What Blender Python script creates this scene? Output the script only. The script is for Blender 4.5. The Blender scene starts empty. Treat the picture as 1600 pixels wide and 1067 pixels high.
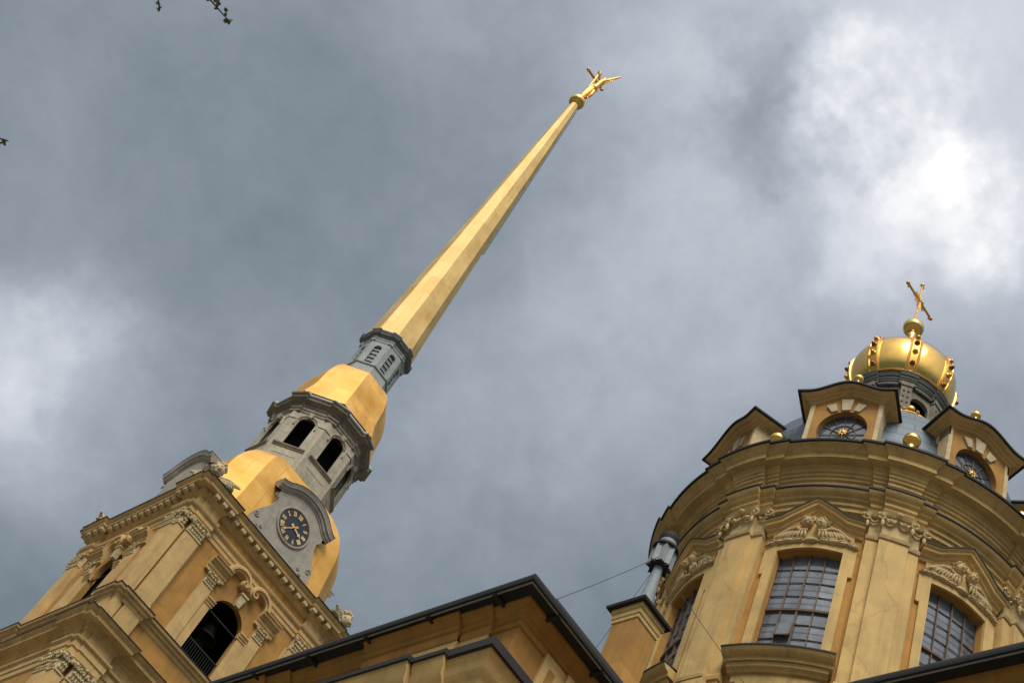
import bpy, bmesh, math, random
from math import sin, cos, pi, radians, sqrt, atan2, hypot
from mathutils import Vector, Matrix, noise
random.seed(7)
R = radians
SC = bpy.context.scene
COL = SC.collection

# ------------------------------------------------------------------ camera
cam = bpy.data.cameras.new("camera")
cam.sensor_width = 36.0
cam.lens = 48.367
cam.clip_start = 0.1
cam.clip_end = 5000
co = bpy.data.objects.new("camera", cam)
COL.objects.link(co)
CAMP = Vector((-21.439, -58.175, 1.6))
rt = Vector((0.57096, -0.74749, 0.3395)); up = Vector((-0.77152, -0.34718, 0.53313)); fw = Vector((0.28065, 0.56633, 0.77493))
m3 = Matrix((rt, up, -fw)).transposed()
co.matrix_world = Matrix.Translation(CAMP) @ m3.to_4x4()
SC.camera = co

# ------------------------------------------------------------------ exposure
SC.view_settings.view_transform = 'Standard'
SC.view_settings.look = 'None'
SC.view_settings.gamma = 1.0
SC.view_settings.exposure = 0.0

# ------------------------------------------------------------------ sun and overcast sky
SUN_DIR = Vector((-0.44, -0.50, 0.78)).normalized()
SUN_EL = math.asin(SUN_DIR.z)
SUN_AZ = atan2(SUN_DIR.x, SUN_DIR.y)
sl = bpy.data.lights.new("sun", 'SUN')
sl.energy = 2.4
sl.angle = R(30)
sl.color = (1.0, 0.94, 0.84)
so = bpy.data.objects.new("sun", sl)
so.rotation_euler = (-SUN_DIR).to_track_quat('-Z', 'Y').to_euler()
so.location = (0, 0, 200)
COL.objects.link(so)

W = bpy.data.worlds.new("World"); SC.world = W; W.use_nodes = True
nt = W.node_tree; nt.nodes.clear()
def N(t, **kw):
    n = nt.nodes.new(t)
    for k, v in kw.items(): setattr(n, k, v)
    return n
def math_n(op, a, b=None, c=None, clamp=False):
    n = N('ShaderNodeMath', operation=op); n.use_clamp = clamp
    for i, v in enumerate((a, b, c)):
        if v is None: continue
        if isinstance(v, (int, float)): n.inputs[i].default_value = v
        else: nt.links.new(v, n.inputs[i])
    return n.outputs[0]
tc = N('ShaderNodeTexCoord')
sky = N('ShaderNodeTexSky', sky_type='NISHITA', sun_disc=False)
sky.sun_elevation = SUN_EL; sky.sun_rotation = SUN_AZ
sky.air_density = 1.0; sky.dust_density = 2.0
def noise_n(vec, scale, detail, rough, dist=0.0):
    n = N('ShaderNodeTexNoise'); n.inputs['Scale'].default_value = scale; n.inputs['Detail'].default_value = detail
    n.inputs['Roughness'].default_value = rough; n.inputs['Distortion'].default_value = dist
    nt.links.new(vec, n.inputs['Vector']); return n
DIR = tc.outputs['Generated']
# warped direction so that bright and dark banks have ragged cloud edges
wn = noise_n(DIR, 5.0, 5, 0.55)
sub = N('ShaderNodeVectorMath', operation='SUBTRACT'); nt.links.new(wn.outputs['Color'], sub.inputs[0]); sub.inputs[1].default_value = (.5, .5, .5)
scl = N('ShaderNodeVectorMath', operation='SCALE'); nt.links.new(sub.outputs[0], scl.inputs[0]); scl.inputs['Scale'].default_value = 0.12
add = N('ShaderNodeVectorMath', operation='ADD'); nt.links.new(DIR, add.inputs[0]); nt.links.new(scl.outputs[0], add.inputs[1])
nrm = N('ShaderNodeVectorMath', operation='NORMALIZE'); nt.links.new(add.outputs[0], nrm.inputs[0])
WD = nrm.outputs[0]
wn2 = noise_n(DIR, 10.0, 7, 0.62)
sub2 = N('ShaderNodeVectorMath', operation='SUBTRACT'); nt.links.new(wn2.outputs['Color'], sub2.inputs[0]); sub2.inputs[1].default_value = (.5, .5, .5)
scl2 = N('ShaderNodeVectorMath', operation='SCALE'); nt.links.new(sub2.outputs[0], scl2.inputs[0]); scl2.inputs['Scale'].default_value = 0.17
add2 = N('ShaderNodeVectorMath', operation='ADD'); nt.links.new(WD, add2.inputs[0]); nt.links.new(scl2.outputs[0], add2.inputs[1])
nrm2 = N('ShaderNodeVectorMath', operation='NORMALIZE'); nt.links.new(add2.outputs[0], nrm2.inputs[0])
WD2 = nrm2.outputs[0]
def lobe(d, deg, amp):
    v = Vector(d).normalized()
    dn = N('ShaderNodeVectorMath', operation='DOT_PRODUCT'); nt.links.new(WD2 if deg < 5 else WD, dn.inputs[0]); dn.inputs[1].default_value = v
    k = 1.0 / (1 - cos(R(deg)))
    e = math_n('MULTIPLY', math_n('SUBTRACT', dn.outputs['Value'], 1.0), k)
    return math_n('MULTIPLY', math_n('EXPONENT', e), amp)
tot = None
LOBES = [  # cloud banks, then an added fill lobe: direction in the sky, angular size, brighter (+) or darker (-)
    ((.31, .31, .90), 10.0, .28), ((.345, .290, .893), 2.6, .32), ((.318, .292, .902), 2.4, .28), ((.287, .295, .911), 2.4, .17), ((.37, .345, .862), 2.6, .20), ((.41, .22, .885), 6, .06),
    ((.245, .375, .895), 3.2, -.21), ((.20, .415, .887), 2.4, .12), ((.09, .81, .58), 5.0, .27), ((.085, .79, .605), 2.8, .20), ((.28, .45, .845), 4.0, .07), ((.34, .52, .78), 6.0, .15), ((.31, .66, .69), 7.0, .09), ((.16, .56, .81), 8, -.055),
    ((-.44, -.50, .75), 42.0, 1.55)]  # unseen bright sky behind the camera, added to light the walls
for d, g, a in LOBES:
    l = lobe(d, g, a)
    tot = l if tot is None else math_n('ADD', tot, l)
fb = noise_n(WD, 3.2, 9, 0.56, 0.3)
fb2 = noise_n(WD, 11.0, 8, 0.58, 0.2)
fb3 = noise_n(DIR, 30.0, 6, 0.6, 0.4)
mod = math_n('MULTIPLY', math_n('SUBTRACT', fb.outputs['Fac'], .5), .70)
mod = math_n('ADD', mod, math_n('MULTIPLY', math_n('SUBTRACT', fb2.outputs['Fac'], .5), .55))
mod = math_n('ADD', mod, math_n('MULTIPLY', math_n('SUBTRACT', fb3.outputs['Fac'], .5), .24))
v = math_n('MULTIPLY', math_n('ADD', tot, .205), math_n('ADD', mod, 1.0))
v = math_n('MAXIMUM', v, .13)
sepd = N('ShaderNodeSeparateXYZ'); nt.links.new(DIR, sepd.inputs[0])
hz = N('ShaderNodeMapRange', interpolation_type='SMOOTHSTEP'); hz.inputs['From Min'].default_value = .12; hz.inputs['From Max'].default_value = .56
hz.inputs['To Min'].default_value = .10; hz.inputs['To Max'].default_value = 1.0
nt.links.new(sepd.outputs['Z'], hz.inputs['Value'])
v = math_n('MULTIPLY', v, hz.outputs[0])  # sky dimmed near the horizon, shaped to darken reflections in the gilding
ramp = N('ShaderNodeValToRGB')
cr = ramp.color_ramp
cr.elements[0].position = 0.0; cr.elements[0].color = (.10, .145, .165, 1)
cr.elements[1].position = 1.0; cr.elements[1].color = (1.0, 1.0, 1.02, 1)
for p_, c_ in ((.18, (.150, .192, .222, 1)), (.30, (.27, .315, .365, 1)), (.45, (.43, .47, .54, 1)), (.7, (.69, .72, .78, 1))):
    e = cr.elements.new(p_); e.color = c_
nt.links.new(v, ramp.inputs['Fac'])
# beyond the ramp (the added bright lobe behind the camera) keep growing
gain = N('ShaderNodeVectorMath', operation='SCALE')
nt.links.new(ramp.outputs['Color'], gain.inputs[0]); nt.links.new(math_n('MAXIMUM', v, 1.0), gain.inputs['Scale'])
cl10 = N('ShaderNodeVectorMath', operation='SCALE'); nt.links.new(gain.outputs[0], cl10.inputs[0]); cl10.inputs['Scale'].default_value = 10.0
mix = N('ShaderNodeMixRGB'); mix.inputs['Fac'].default_value = 0.96
nt.links.new(sky.outputs['Color'], mix.inputs['Color1']); nt.links.new(cl10.outputs[0], mix.inputs['Color2'])
bg = N('ShaderNodeBackground'); bg.inputs['Strength'].default_value = 0.1
nt.links.new(mix.outputs[0], bg.inputs['Color'])
out = N('ShaderNodeOutputWorld'); nt.links.new(bg.outputs[0], out.inputs['Surface'])

# ------------------------------------------------------------------ materials
def mat(name, base, rough=0.8, metal=0.0, var=0.18, vscale=1.2, bump=0.15, bscale=30.0, streak=0.0, tint=None, spec=None, seams=None):
    m = bpy.data.materials.new(name); m.use_nodes = True
    t = m.node_tree; nd = t.nodes; b = nd['Principled BSDF']
    b.inputs['Roughness'].default_value = rough; b.inputs['Metallic'].default_value = metal
    if spec is not None: b.inputs['Specular IOR Level'].default_value = spec
    tcn = nd.new('ShaderNodeTexCoord')
    n1 = nd.new('ShaderNodeTexNoise'); n1.inputs['Scale'].default_value = vscale; n1.inputs['Detail'].default_value = 9; n1.inputs['Roughness'].default_value = .62
    t.links.new(tcn.outputs['Object'], n1.inputs['Vector'])
    mr = nd.new('ShaderNodeMapRange'); mr.inputs['From Min'].default_value = .28; mr.inputs['From Max'].default_value = .72
    t.links.new(n1.outputs['Fac'], mr.inputs['Value'])
    mx = nd.new('ShaderNodeMixRGB')
    tint = tint or tuple(c * (1 - 2.2 * var) for c in base)
    hi = tuple(min(1, c * (1 + var)) for c in base)
    mx.inputs['Color1'].default_value = (*tint, 1); mx.inputs['Color2'].default_value = (*hi, 1)
    t.links.new(mr.outputs[0], mx.inputs['Fac'])
    colr = mx.outputs[0]
    if streak > 0:   # rain streaks: noise stretched down the wall
        mp = nd.new('ShaderNodeMapping'); mp.inputs['Scale'].default_value = (3.2, 3.2, .22)
        t.links.new(tcn.outputs['Object'], mp.inputs['Vector'])
        n2 = nd.new('ShaderNodeTexNoise'); n2.inputs['Scale'].default_value = 1.6; n2.inputs['Detail'].default_value = 7; n2.inputs['Roughness'].default_value = .65
        t.links.new(mp.outputs[0], n2.inputs['Vector'])
        m2 = nd.new('ShaderNodeMapRange'); m2.inputs['From Min'].default_value = .48; m2.inputs['From Max'].default_value = .75
        m2.inputs['To Max'].default_value = streak
        t.links.new(n2.outputs['Fac'], m2.inputs['Value'])
        mx2 = nd.new('ShaderNodeMixRGB'); mx2.blend_type = 'MIX'
        mx2.inputs['Color2'].default_value = (*[c * .42 for c in base], 1)
        t.links.new(m2.outputs[0], mx2.inputs['Fac']); t.links.new(colr, mx2.inputs['Color1'])
        colr = mx2.outputs[0]
    if streak > .2:  # repainted patches and hairline cracks in the render
        n5 = nd.new('ShaderNodeTexNoise'); n5.inputs['Scale'].default_value = .55; n5.inputs['Detail'].default_value = 4; n5.inputs['Distortion'].default_value = .6
        t.links.new(tcn.outputs['Object'], n5.inputs['Vector'])
        m5 = nd.new('ShaderNodeMapRange'); m5.inputs['From Min'].default_value = .55; m5.inputs['From Max'].default_value = .575; m5.inputs['To Max'].default_value = .22
        t.links.new(n5.outputs['Fac'], m5.inputs['Value'])
        x5 = nd.new('ShaderNodeMixRGB'); x5.inputs['Color2'].default_value = (*[min(1, c * 1.22) for c in base], 1)
        t.links.new(m5.outputs[0], x5.inputs['Fac']); t.links.new(colr, x5.inputs['Color1']); colr = x5.outputs[0]
        vd = nd.new('ShaderNodeVectorMath'); vd.operation = 'MULTIPLY_ADD'; vd.inputs[1].default_value = (.9, .9, .9)
        t.links.new(n1.outputs['Color'], vd.inputs[0]); t.links.new(tcn.outputs['Object'], vd.inputs[2])
        v5 = nd.new('ShaderNodeTexVoronoi'); v5.feature = 'DISTANCE_TO_EDGE'; v5.inputs['Scale'].default_value = .30
        t.links.new(vd.outputs[0], v5.inputs['Vector'])
        c5 = nd.new('ShaderNodeMapRange'); c5.inputs['From Max'].default_value = .010; c5.inputs['To Min'].default_value = .26; c5.inputs['To Max'].default_value = 0
        t.links.new(v5.outputs['Distance'], c5.inputs['Value'])
        x6 = nd.new('ShaderNodeMixRGB'); x6.inputs['Color2'].default_value = (*[c * .3 for c in base], 1)
        t.links.new(c5.outputs[0], x6.inputs['Fac']); t.links.new(colr, x6.inputs['Color1']); colr = x6.outputs[0]
    hgt = None
    n3 = nd.new('ShaderNodeTexNoise'); n3.inputs['Scale'].default_value = bscale; n3.inputs['Detail'].default_value = 5
    t.links.new(tcn.outputs['Object'], n3.inputs['Vector']); hgt = n3.outputs['Fac']
    if seams:        # sheet joints as dark thin lines + bump: (x scale, z scale)
        bk = nd.new('ShaderNodeTexBrick'); bk.inputs['Scale'].default_value = 1.0
        bk.inputs['Brick Width'].default_value = seams[0]; bk.inputs['Row Height'].default_value = seams[1]
        bk.inputs['Mortar Size'].default_value = seams[2]; bk.inputs['Mortar Smooth'].default_value = .3
        bk.inputs['Color1'].default_value = (1, 1, 1, 1); bk.inputs['Color2'].default_value = (.86, .84, .80, 1); bk.inputs['Mortar'].default_value = (.62, .58, .52, 1)
        sp = nd.new('ShaderNodeSeparateXYZ'); t.links.new(tcn.outputs['Object'], sp.inputs[0])
        at = nd.new('ShaderNodeMath'); at.operation = 'ARCTAN2'
        t.links.new(sp.outputs['X'], at.inputs[0]); t.links.new(sp.outputs['Y'], at.inputs[1])
        sc_ = nd.new('ShaderNodeMath'); sc_.operation = 'MULTIPLY'; sc_.inputs[1].default_value = seams[3]; t.links.new(at.outputs[0], sc_.inputs[0])
        cb = nd.new('ShaderNodeCombineXYZ'); t.links.new(sc_.outputs[0], cb.inputs['X']); t.links.new(sp.outputs['Z'], cb.inputs['Y'])
        t.links.new(cb.outputs[0], bk.inputs['Vector'])
        mm = nd.new('ShaderNodeMixRGB'); mm.blend_type = 'MULTIPLY'; mm.inputs['Fac'].default_value = 1
        t.links.new(colr, mm.inputs['Color1']); t.links.new(bk.outputs['Color'], mm.inputs['Color2']); colr = mm.outputs[0]
    t.links.new(colr, b.inputs['Base Color'])
    if bump > 0:
        bp = nd.new('ShaderNodeBump'); bp.inputs['Strength'].default_value = bump; bp.inputs['Distance'].default_value = .03
        t.links.new(hgt, bp.inputs['Height']); t.links.new(bp.outputs[0], b.inputs['Normal'])
    rr = nd.new('ShaderNodeMapRange'); rr.inputs['To Min'].default_value = max(0.03, rough - .12); rr.inputs['To Max'].default_value = min(1, rough + .12)
    t.links.new(n1.outputs['Fac'], rr.inputs['Value']); t.links.new(rr.outputs[0], b.inputs['Roughness'])
    return m
M = {}
M['ochre'] = mat('ochre_stucco', (.43, .22, .050), .9, var=.16, vscale=.9, streak=.45)
M['cream'] = mat('yellow_trim_stucco', (.57, .38, .15), .88, var=.13, vscale=1.1, streak=.5)
M['drumwall'] = mat('deep_ochre_stucco', (.49, .25, .055), .9, var=.15, vscale=1.0, streak=.45)
M['drumtrim'] = mat('warm_yellow_stucco', (.60, .405, .15), .88, var=.13, vscale=1.0, streak=.5)
M['pale'] = mat('pale_plaster', (.58, .46, .25), .85, var=.14, vscale=5, bump=.3)
M['relief'] = mat('drum_relief_plaster', (.57, .42, .20), .88, var=.14, vscale=5, bump=.3)
M['keyst'] = mat('keystone_plaster', (.50, .42, .27), .88, var=.12, vscale=5, bump=.2)
M['stone'] = mat('weathered_stone', (.43, .385, .28), .9, var=.22, vscale=1.6, bump=.35, bscale=12, streak=.6, tint=(.27, .245, .185))
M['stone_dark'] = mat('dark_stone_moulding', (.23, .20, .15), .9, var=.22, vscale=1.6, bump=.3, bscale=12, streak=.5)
M['lead'] = mat('grey_lead', (.32, .35, .335), .75, var=.12, vscale=2, streak=.35)
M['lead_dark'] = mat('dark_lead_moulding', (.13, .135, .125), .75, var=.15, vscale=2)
M['gable'] = mat('grey_gable_plaster', (.37, .335, .275), .88, var=.13, vscale=1.8, streak=.35)
M['gold'] = mat('gilded_copper', (.80, .49, .14), .55, 0.62, var=.10, vscale=.8, bump=.12, bscale=2.2, tint=(.66, .33, .05), seams=(1.9, 1.7, .010, 3.2))
M['goldspire'] = mat('gilded_spire_sheet', (.76, .55, .235), .62, .52, var=.10, vscale=.5, bump=.08, bscale=1.6, tint=(.60, .39, .12), seams=(.8, 2.2, .010, 1.6))
M['goldbright'] = mat('polished_gilding', (.80, .50, .13), .16, 1.0, var=.05, vscale=3, bump=.03, bscale=6)
M['goldorn'] = mat('gilded_ornament', (.74, .40, .09), .38, .85, var=.12, vscale=6, bump=.2, bscale=20)
M['gem'] = mat('dark_bronze_stud', (.26, .12, .035), .35, .8, var=.2, vscale=8, bump=.1)
M['flash'] = mat('dark_metal_flashing', (.020, .020, .019), .75, .0, var=.15, vscale=3, bump=.1)
M['roof'] = mat('dark_sheet_roof', (.035, .036, .037), .7, .1, var=.18, vscale=1.5, bump=.1)
M['tin'] = mat('blue_grey_tin', (.125, .165, .20), .58, .35, var=.12, vscale=1.8, bump=.08, bscale=6, seams=(.95, .40, .030, 4.2))
M['galv'] = mat('galvanised_tin', (.27, .30, .30), .75, .2, var=.12, vscale=5, bump=.1)
M['dark'] = mat('interior_shade_and_timber', (.009, .008, .007), .95, var=.2, bump=.1)  # near-black colour stands in for interior shade; also on beams and yoke
M['iron'] = mat('black_iron', (.020, .020, .019), .6, .4, var=.2, bump=.05)
M['bronze'] = mat('dull_bronze', (.085, .078, .062), .5, .7, var=.2, vscale=3)
M['frame'] = mat('brown_window_frame', (.16, .10, .06), .7, var=.25, vscale=6)
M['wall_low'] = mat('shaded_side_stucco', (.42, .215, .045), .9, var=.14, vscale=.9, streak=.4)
M['gilt'] = mat('gilt_paint', (.70, .50, .24), .5, .3, var=.1, vscale=4, bump=0)
M['dial'] = mat('blue_black_dial', (.014, .022, .034), .5, var=.2, vscale=3, bump=0.02)
M['bark'] = mat('twig_bark', (.07, .045, .03), .9, var=.25, vscale=8)
M['leaf'] = mat('young_leaf', (.09, .12, .025), .6, var=.25, vscale=30, bump=0)
M['ground'] = mat('cobbled_ground', (.19, .18, .155), .9, var=.2, vscale=.6)
def glass_mat(name, base, rough):
    m = mat(name, base, rough, 0.0, var=.35, vscale=2.0, bump=.12, bscale=2.0, spec=1.0, tint=tuple(c * .40 for c in base))
    return m
M['glass'] = glass_mat('window_glass', (.115, .14, .17), .12)
M['glassd'] = glass_mat('dormer_glass', (.075, .10, .12), .12)

# ------------------------------------------------------------------ mesh building
class MB:
    def __init__(s): s.v = []; s.f = []; s.smooth = True
    def add(s, vs, fs):
        o = len(s.v); s.v.extend([tuple(p) for p in vs]); s.f.extend([tuple(i + o for i in f) for f in fs]); return s
    def box(s, x0, x1, y0, y1, z0, z1):
        vs = [(x, y, z) for z in (z0, z1) for y in (y0, y1) for x in (x0, x1)]
        return s.add(vs, [(0, 2, 3, 1), (4, 5, 7, 6), (0, 1, 5, 4), (2, 6, 7, 3), (0, 4, 6, 2), (1, 3, 7, 5)])
    def hexa(s, bot, top):
        return s.add(list(bot) + list(top), [(3, 2, 1, 0), (4, 5, 6, 7), (0, 1, 5, 4), (1, 2, 6, 5), (2, 3, 7, 6), (3, 0, 4, 7)])
    def grid(s, rows, closed=False):     # rows of equally many points
        n = len(rows[0]); o = len(s.v)
        for r in rows: s.v.extend([tuple(p) for p in r])
        for i in range(len(rows) - 1):
            for j in range(n if closed else n - 1):
                k = (j + 1) % n
                s.f.append((o + i * n + j, o + i * n + k, o + (i + 1) * n + k, o + (i + 1) * n + j))
        return s
    def poly(s, pts): return s.add(pts, [tuple(range(len(pts)))])
    def prism(s, pts2, f0, f1):          # outline (a, b) -> f0(a, b) and f1(a, b) points, joined
        a = [f0(*p) for p in pts2]; b = [f1(*p) for p in pts2]; n = len(pts2)
        s.add(a + b, [tuple(range(n)), tuple(range(2 * n - 1, n - 1, -1))] + [(i, n + i, n + (i + 1) % n, (i + 1) % n) for i in range(n)])
        return s
    def lathe(s, prof, n=32, c=(0, 0, 0), cap=True):
        rows = [[(c[0] + r * cos(2 * pi * k / n), c[1] + r * sin(2 * pi * k / n), c[2] + z) for k in range(n)] for r, z in prof]
        s.grid(rows, True)
        if cap: s.poly(rows[0][::-1]); s.poly(rows[-1])
        return s
    def ball(s, c, r, n=12, sc=(1, 1, 1), rot=None, lump=0.0):
        rows = []
        for i in range(n // 2 + 1):
            th = pi * i / (n // 2)
            row = []
            for k in range(n):
                a = 2 * pi * k / n
                p = Vector((sin(th) * cos(a) * sc[0], sin(th) * sin(a) * sc[1], -cos(th) * sc[2])) * r
                if lump: p *= 1 + lump * noise.noise(p * (2.2 / r) + Vector(c) * 3)
                if rot: p = rot @ p
                row.append(Vector(c) + p)
            rows.append(row)
        return s.grid(rows, True)
    def tube(s, pts, r, n=8, cap=True):
        pts = [Vector(p) for p in pts]; rows = []
        rs = r if isinstance(r, (list, tuple)) else [r] * len(pts)
        for i, p in enumerate(pts):
            d = (pts[min(i + 1, len(pts) - 1)] - pts[max(i - 1, 0)]).normalized()
            a = d.cross(Vector((0, 0, 1)))
            if a.length < 1e-3: a = d.cross(Vector((1, 0, 0)))
            a.normalize(); b = d.cross(a)
            rows.append([p + (a * cos(2 * pi * k / n) + b * sin(2 * pi * k / n)) * rs[i] for k in range(n)])
        s.grid(rows, True)
        if cap: s.poly(rows[0][::-1]); s.poly(rows[-1])
        return s
    def bar(s, p, q, w, h=None, upv=(0, 0, 1)):
        p = Vector(p); q = Vector(q); d = (q - p).normalized(); a = d.cross(Vector(upv))
        if a.length < 1e-3: a = d.cross(Vector((1, 0, 0)))
        a.normalize(); b = d.cross(a); h = h or w
        c = [(-w / 2, -h / 2), (w / 2, -h / 2), (w / 2, h / 2), (-w / 2, h / 2)]
        return s.hexa([p + a * x + b * y for x, y in c], [q + a * x + b * y for x, y in c])
    def build(s, name, m, parent=None, rotz=0.0, loc=(0, 0, 0), smooth=40):
        me = bpy.data.meshes.new(name); me.from_pydata(s.v, [], s.f)
        bm = bmesh.new(); bm.from_mesh(me)
        bmesh.ops.remove_doubles(bm, verts=bm.verts, dist=1e-5)
        bmesh.ops.recalc_face_normals(bm, faces=bm.faces)
        bm.to_mesh(me); bm.free()
        if smooth:
            me.shade_smooth(); me.set_sharp_from_angle(angle=R(smooth))
        me.materials.append(M[m])
        return link(name, me, parent, rotz, loc)
def link(name, me, parent=None, rotz=0.0, loc=(0, 0, 0)):
    o = bpy.data.objects.new(name, me); COL.objects.link(o); o.rotation_euler = (0, 0, rotz); o.location = loc
    if parent: o.parent = parent
    return o
def thing(name, label, cat, loc=(0, 0, 0), group=None):
    o = bpy.data.objects.new(name, None); o.empty_display_size = .3; COL.objects.link(o); o.location = loc
    return tag(o, label, cat, group)
def tag(o, label, cat, group=None):
    o['label'] = label; o['category'] = cat
    if group: o['group'] = group
    return o
def struct(o): o['kind'] = 'structure'; return o
def copy_under(o, parent, rotz):         # a part and its sub-parts again, turned about the axis
    c = o.copy(); COL.objects.link(c); c.parent = parent; c.rotation_euler = (0, 0, rotz)
    for ch in list(o.children):
        d = ch.copy(); COL.objects.link(d); d.parent = c
    return c

# ------------------------------------------------------------------ ground
g = MB(); g.grid([[(x, y, 0) for x in (-1500, -200, -60, 0, 60, 200, 1500)] for y in (-1500, -200, -60, 0, 60, 200, 1500)])
struct(g.build('ground', 'ground'))

# ------------------------------------------------------------------ shared shape helpers
def arch_pts(w, zs, rise, n=14):         # from (-w, zs) over the top to (w, zs)
    return [(-w * cos(pi * k / n), zs + rise * sin(pi * k / n)) for k in range(n + 1)]
def arched_wall(mb, x0, x1, z0, z1, w, zb, zs, rise, y, depth):
    """flat wall at y with an arched hole from zb, and its reveal going back by depth"""
    ap = arch_pts(w, zs, rise)
    if zb > z0: mb.poly([(x0, y, z0), (x1, y, z0), (x1, y, zb), (w, y, zb), (-w, y, zb), (x0, y, zb)])
    mb.poly([(x0, y, zb), (-w, y, zb), (-w, y, zs), (x0, y, zs)]); mb.poly([(w, y, zb), (x1, y, zb), (x1, y, zs), (w, y, zs)])
    rows = [[(x, y, z) for x, z in ap], [(x0 + (x1 - x0) * k / (len(ap) - 1), y, z1) for k in range(len(ap))]]
    mb.grid(rows); mb.poly([(x0, y, zs), (-w, y, zs), (x0, y, z1)]); mb.poly([(w, y, zs), (x1, y, zs), (x1, y, z1)])
    path = [(-w, zb)] + ap + [(w, zb)]
    mb.grid([[(x, y, z) for x, z in path], [(x, y + depth, z) for x, z in path]])
    mb.poly([(-w, y, zb), (w, y, zb), (w, y + depth, zb), (-w, y + depth, zb)])
def sweep_x(mb, x0, x1, prof, cap=True):  # straight moulding along x: prof = [(y, z)]
    a = [(x0, y, z) for y, z in prof]; b = [(x1, y, z) for y, z in prof]
    mb.grid([a, b]); 
    if cap: mb.poly(a); mb.poly(b[::-1])
def sweep_path(mb, path, prof, y0, cap=True):
    """moulding along a path in the x-z plane; prof = [(out toward -y, offset along the path normal)]"""
    P = [Vector((x, 0, z)) for x, z in path]; rows = []
    for i, p in enumerate(P):
        d0 = (p - P[i - 1]).normalized() if i else None
        d1 = (P[i + 1] - p).normalized() if i < len(P) - 1 else None
        if d0 is None: d = d1; k = 1
        elif d1 is None: d = d0; k = 1
        else:
            d = (d0 + d1).normalized(); k = 1 / max(.5, d.dot(d1))
        nrm_ = Vector((-d.z, 0, d.x)) * k
        rows.append([(p.x + nrm_.x * o, y0 - u, p.z + nrm_.z * o) for u, o in prof])
    mb.grid(rows)
    if cap: mb.poly(rows[0]); mb.poly(rows[-1][::-1])
def leafy_capital(mb, x0, x1, y, z0, z1, n=5):
    """composite capital on a flat pilaster facing -y: bell, two leaf rows, corner volutes, abacus"""
    w = x1 - x0; h = z1 - z0
    mb.box(x0, x1, y, y + .25, z0 + .02, z1 - .08 * h)
    mb.box(x0 - .03, x1 + .03, y - .05, y + .25, z0 - .05, z0 + .02)
    for row, (zz, hh, off) in enumerate(((.22, .26, .0), (.50, .26, .5))):
        k = n if row == 0 else n - 1
        for i in range(k):
            xx = x0 + w * (i + .5 + (0 if row == 0 else .5)) / n
            mb.ball((xx, y - .03, z0 + zz * h), .5, 8, (w / n * .95, .10, hh * h), lump=.3)
            mb.ball((xx, y - .11, z0 + (zz + .17) * h), .5, 8, (w / n * .8, .13, .13 * h))
    for sx in (x0, x1):
        s_ = -1 if sx == x0 else 1
        c = (sx + s_ * .02, y - .10, z0 + .80 * h); rr = .16 * h
        mb.tube([(c[0] + rr * cos(a) * (1 - t), c[1] - .04 * t, c[2] + rr * sin(a) * (1 - t)) for t, a in ((k / 14, s_ * (-.5 + k * .75)) for k in range(13))], .045 * h + .012, 6)
        mb.ball((c[0], c[1] - .03, c[2]), .07 * h + .01, 8)
    for i in range(3):
        mb.ball((x0 + w * (.28 + .22 * i), y - .07, z0 + .78 * h), .10 * h, 8, (1.2, .8, 1), lump=.3)
    mb.hexa([(x0 - .04, y - .06, z1 - .10 * h), (x1 + .04, y - .06, z1 - .10 * h), (x1 + .04, y + .25, z1 - .10 * h), (x0 - .04, y + .25, z1 - .10 * h)],
            [(x0 - .10, y - .14, z1), (x1 + .10, y - .14, z1), (x1 + .10, y + .25, z1), (x0 - .10, y + .25, z1)])
    mb.ball(((x0 + x1) / 2, y - .14, z1 - .06 * h), .09 * h, 8)
def cherub_head(mb, c, r, face):         # a child's head with curls, facing the horizontal direction 'face'
    c = Vector(c); f = Vector((face[0], face[1], 0)).normalized(); t = Vector((-f.y, f.x, 0)); u = Vector((0, 0, 1))
    rot = Matrix((t, f, u)).transposed()
    mb.ball(c, r, 14, (.86, .92, 1.05), rot)
    mb.ball(c + f * r * .90 - u * r * .08, r * .16, 8, (.8, 1, 1.1), rot)                       # nose
    for s_ in (-1, 1):
        mb.ball(c + f * r * .72 + t * s_ * r * .36 - u * r * .25, r * .26, 8)                  # cheeks
        mb.ball(c + f * r * .78 + t * s_ * r * .34 + u * r * .22, r * .15, 8, (1.5, .6, .5), rot)  # brow
        mb.ball(c + t * s_ * r * .86 - u * r * .05, r * .17, 8, (.5, .8, 1.2), rot)             # ear
    mb.ball(c + f * r * .76 - u * r * .42, r * .14, 8, (1.5, .7, .55), rot)                      # lips
    mb.ball(c + f * r * .62 - u * r * .68, r * .24, 8)                                          # chin
    for k in range(16):                                                                          # curls
        a = 2 * pi * k / 16; hgt = .55 + .4 * ((k * 7) % 5) / 5
        q = c + (t * cos(a) * .75 + f * (sin(a) * .62 - .15)) * r + u * r * hgt
        if sin(a) > .4: q += u * r * .15
        mb.ball(q, r * .28, 8)
def wing(mb, base, tip, updir, n=6, thick=.05):
    base = Vector(base); tip = Vector(tip); u = Vector(updir).normalized(); ax = tip - base; L = ax.length
    for row in range(2):
        for i in range(n):
            t = (i + .6) / n
            p = base + ax * t * (.9 if row else 1.0)
            d = (ax.normalized() * .8 - u * (.75 - .45 * t)).normalized()
            nn = ax.cross(u).normalized(); s3 = d.cross(nn)
            rot = Matrix((d, s3, nn)).transposed()
            ln = L * (.42 - .14 * t) * (1 if row == 0 else .6)
            mb.ball(p + d * ln * .45 + nn * (.03 if row else 0), 1.0, 8, (ln * .62, L * .085, thick), rot)
    mb.tube([base, base + ax * .5 + u * L * .10, tip], [thick * 1.6, thick * 1.3, thick * .6], 7)
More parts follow.
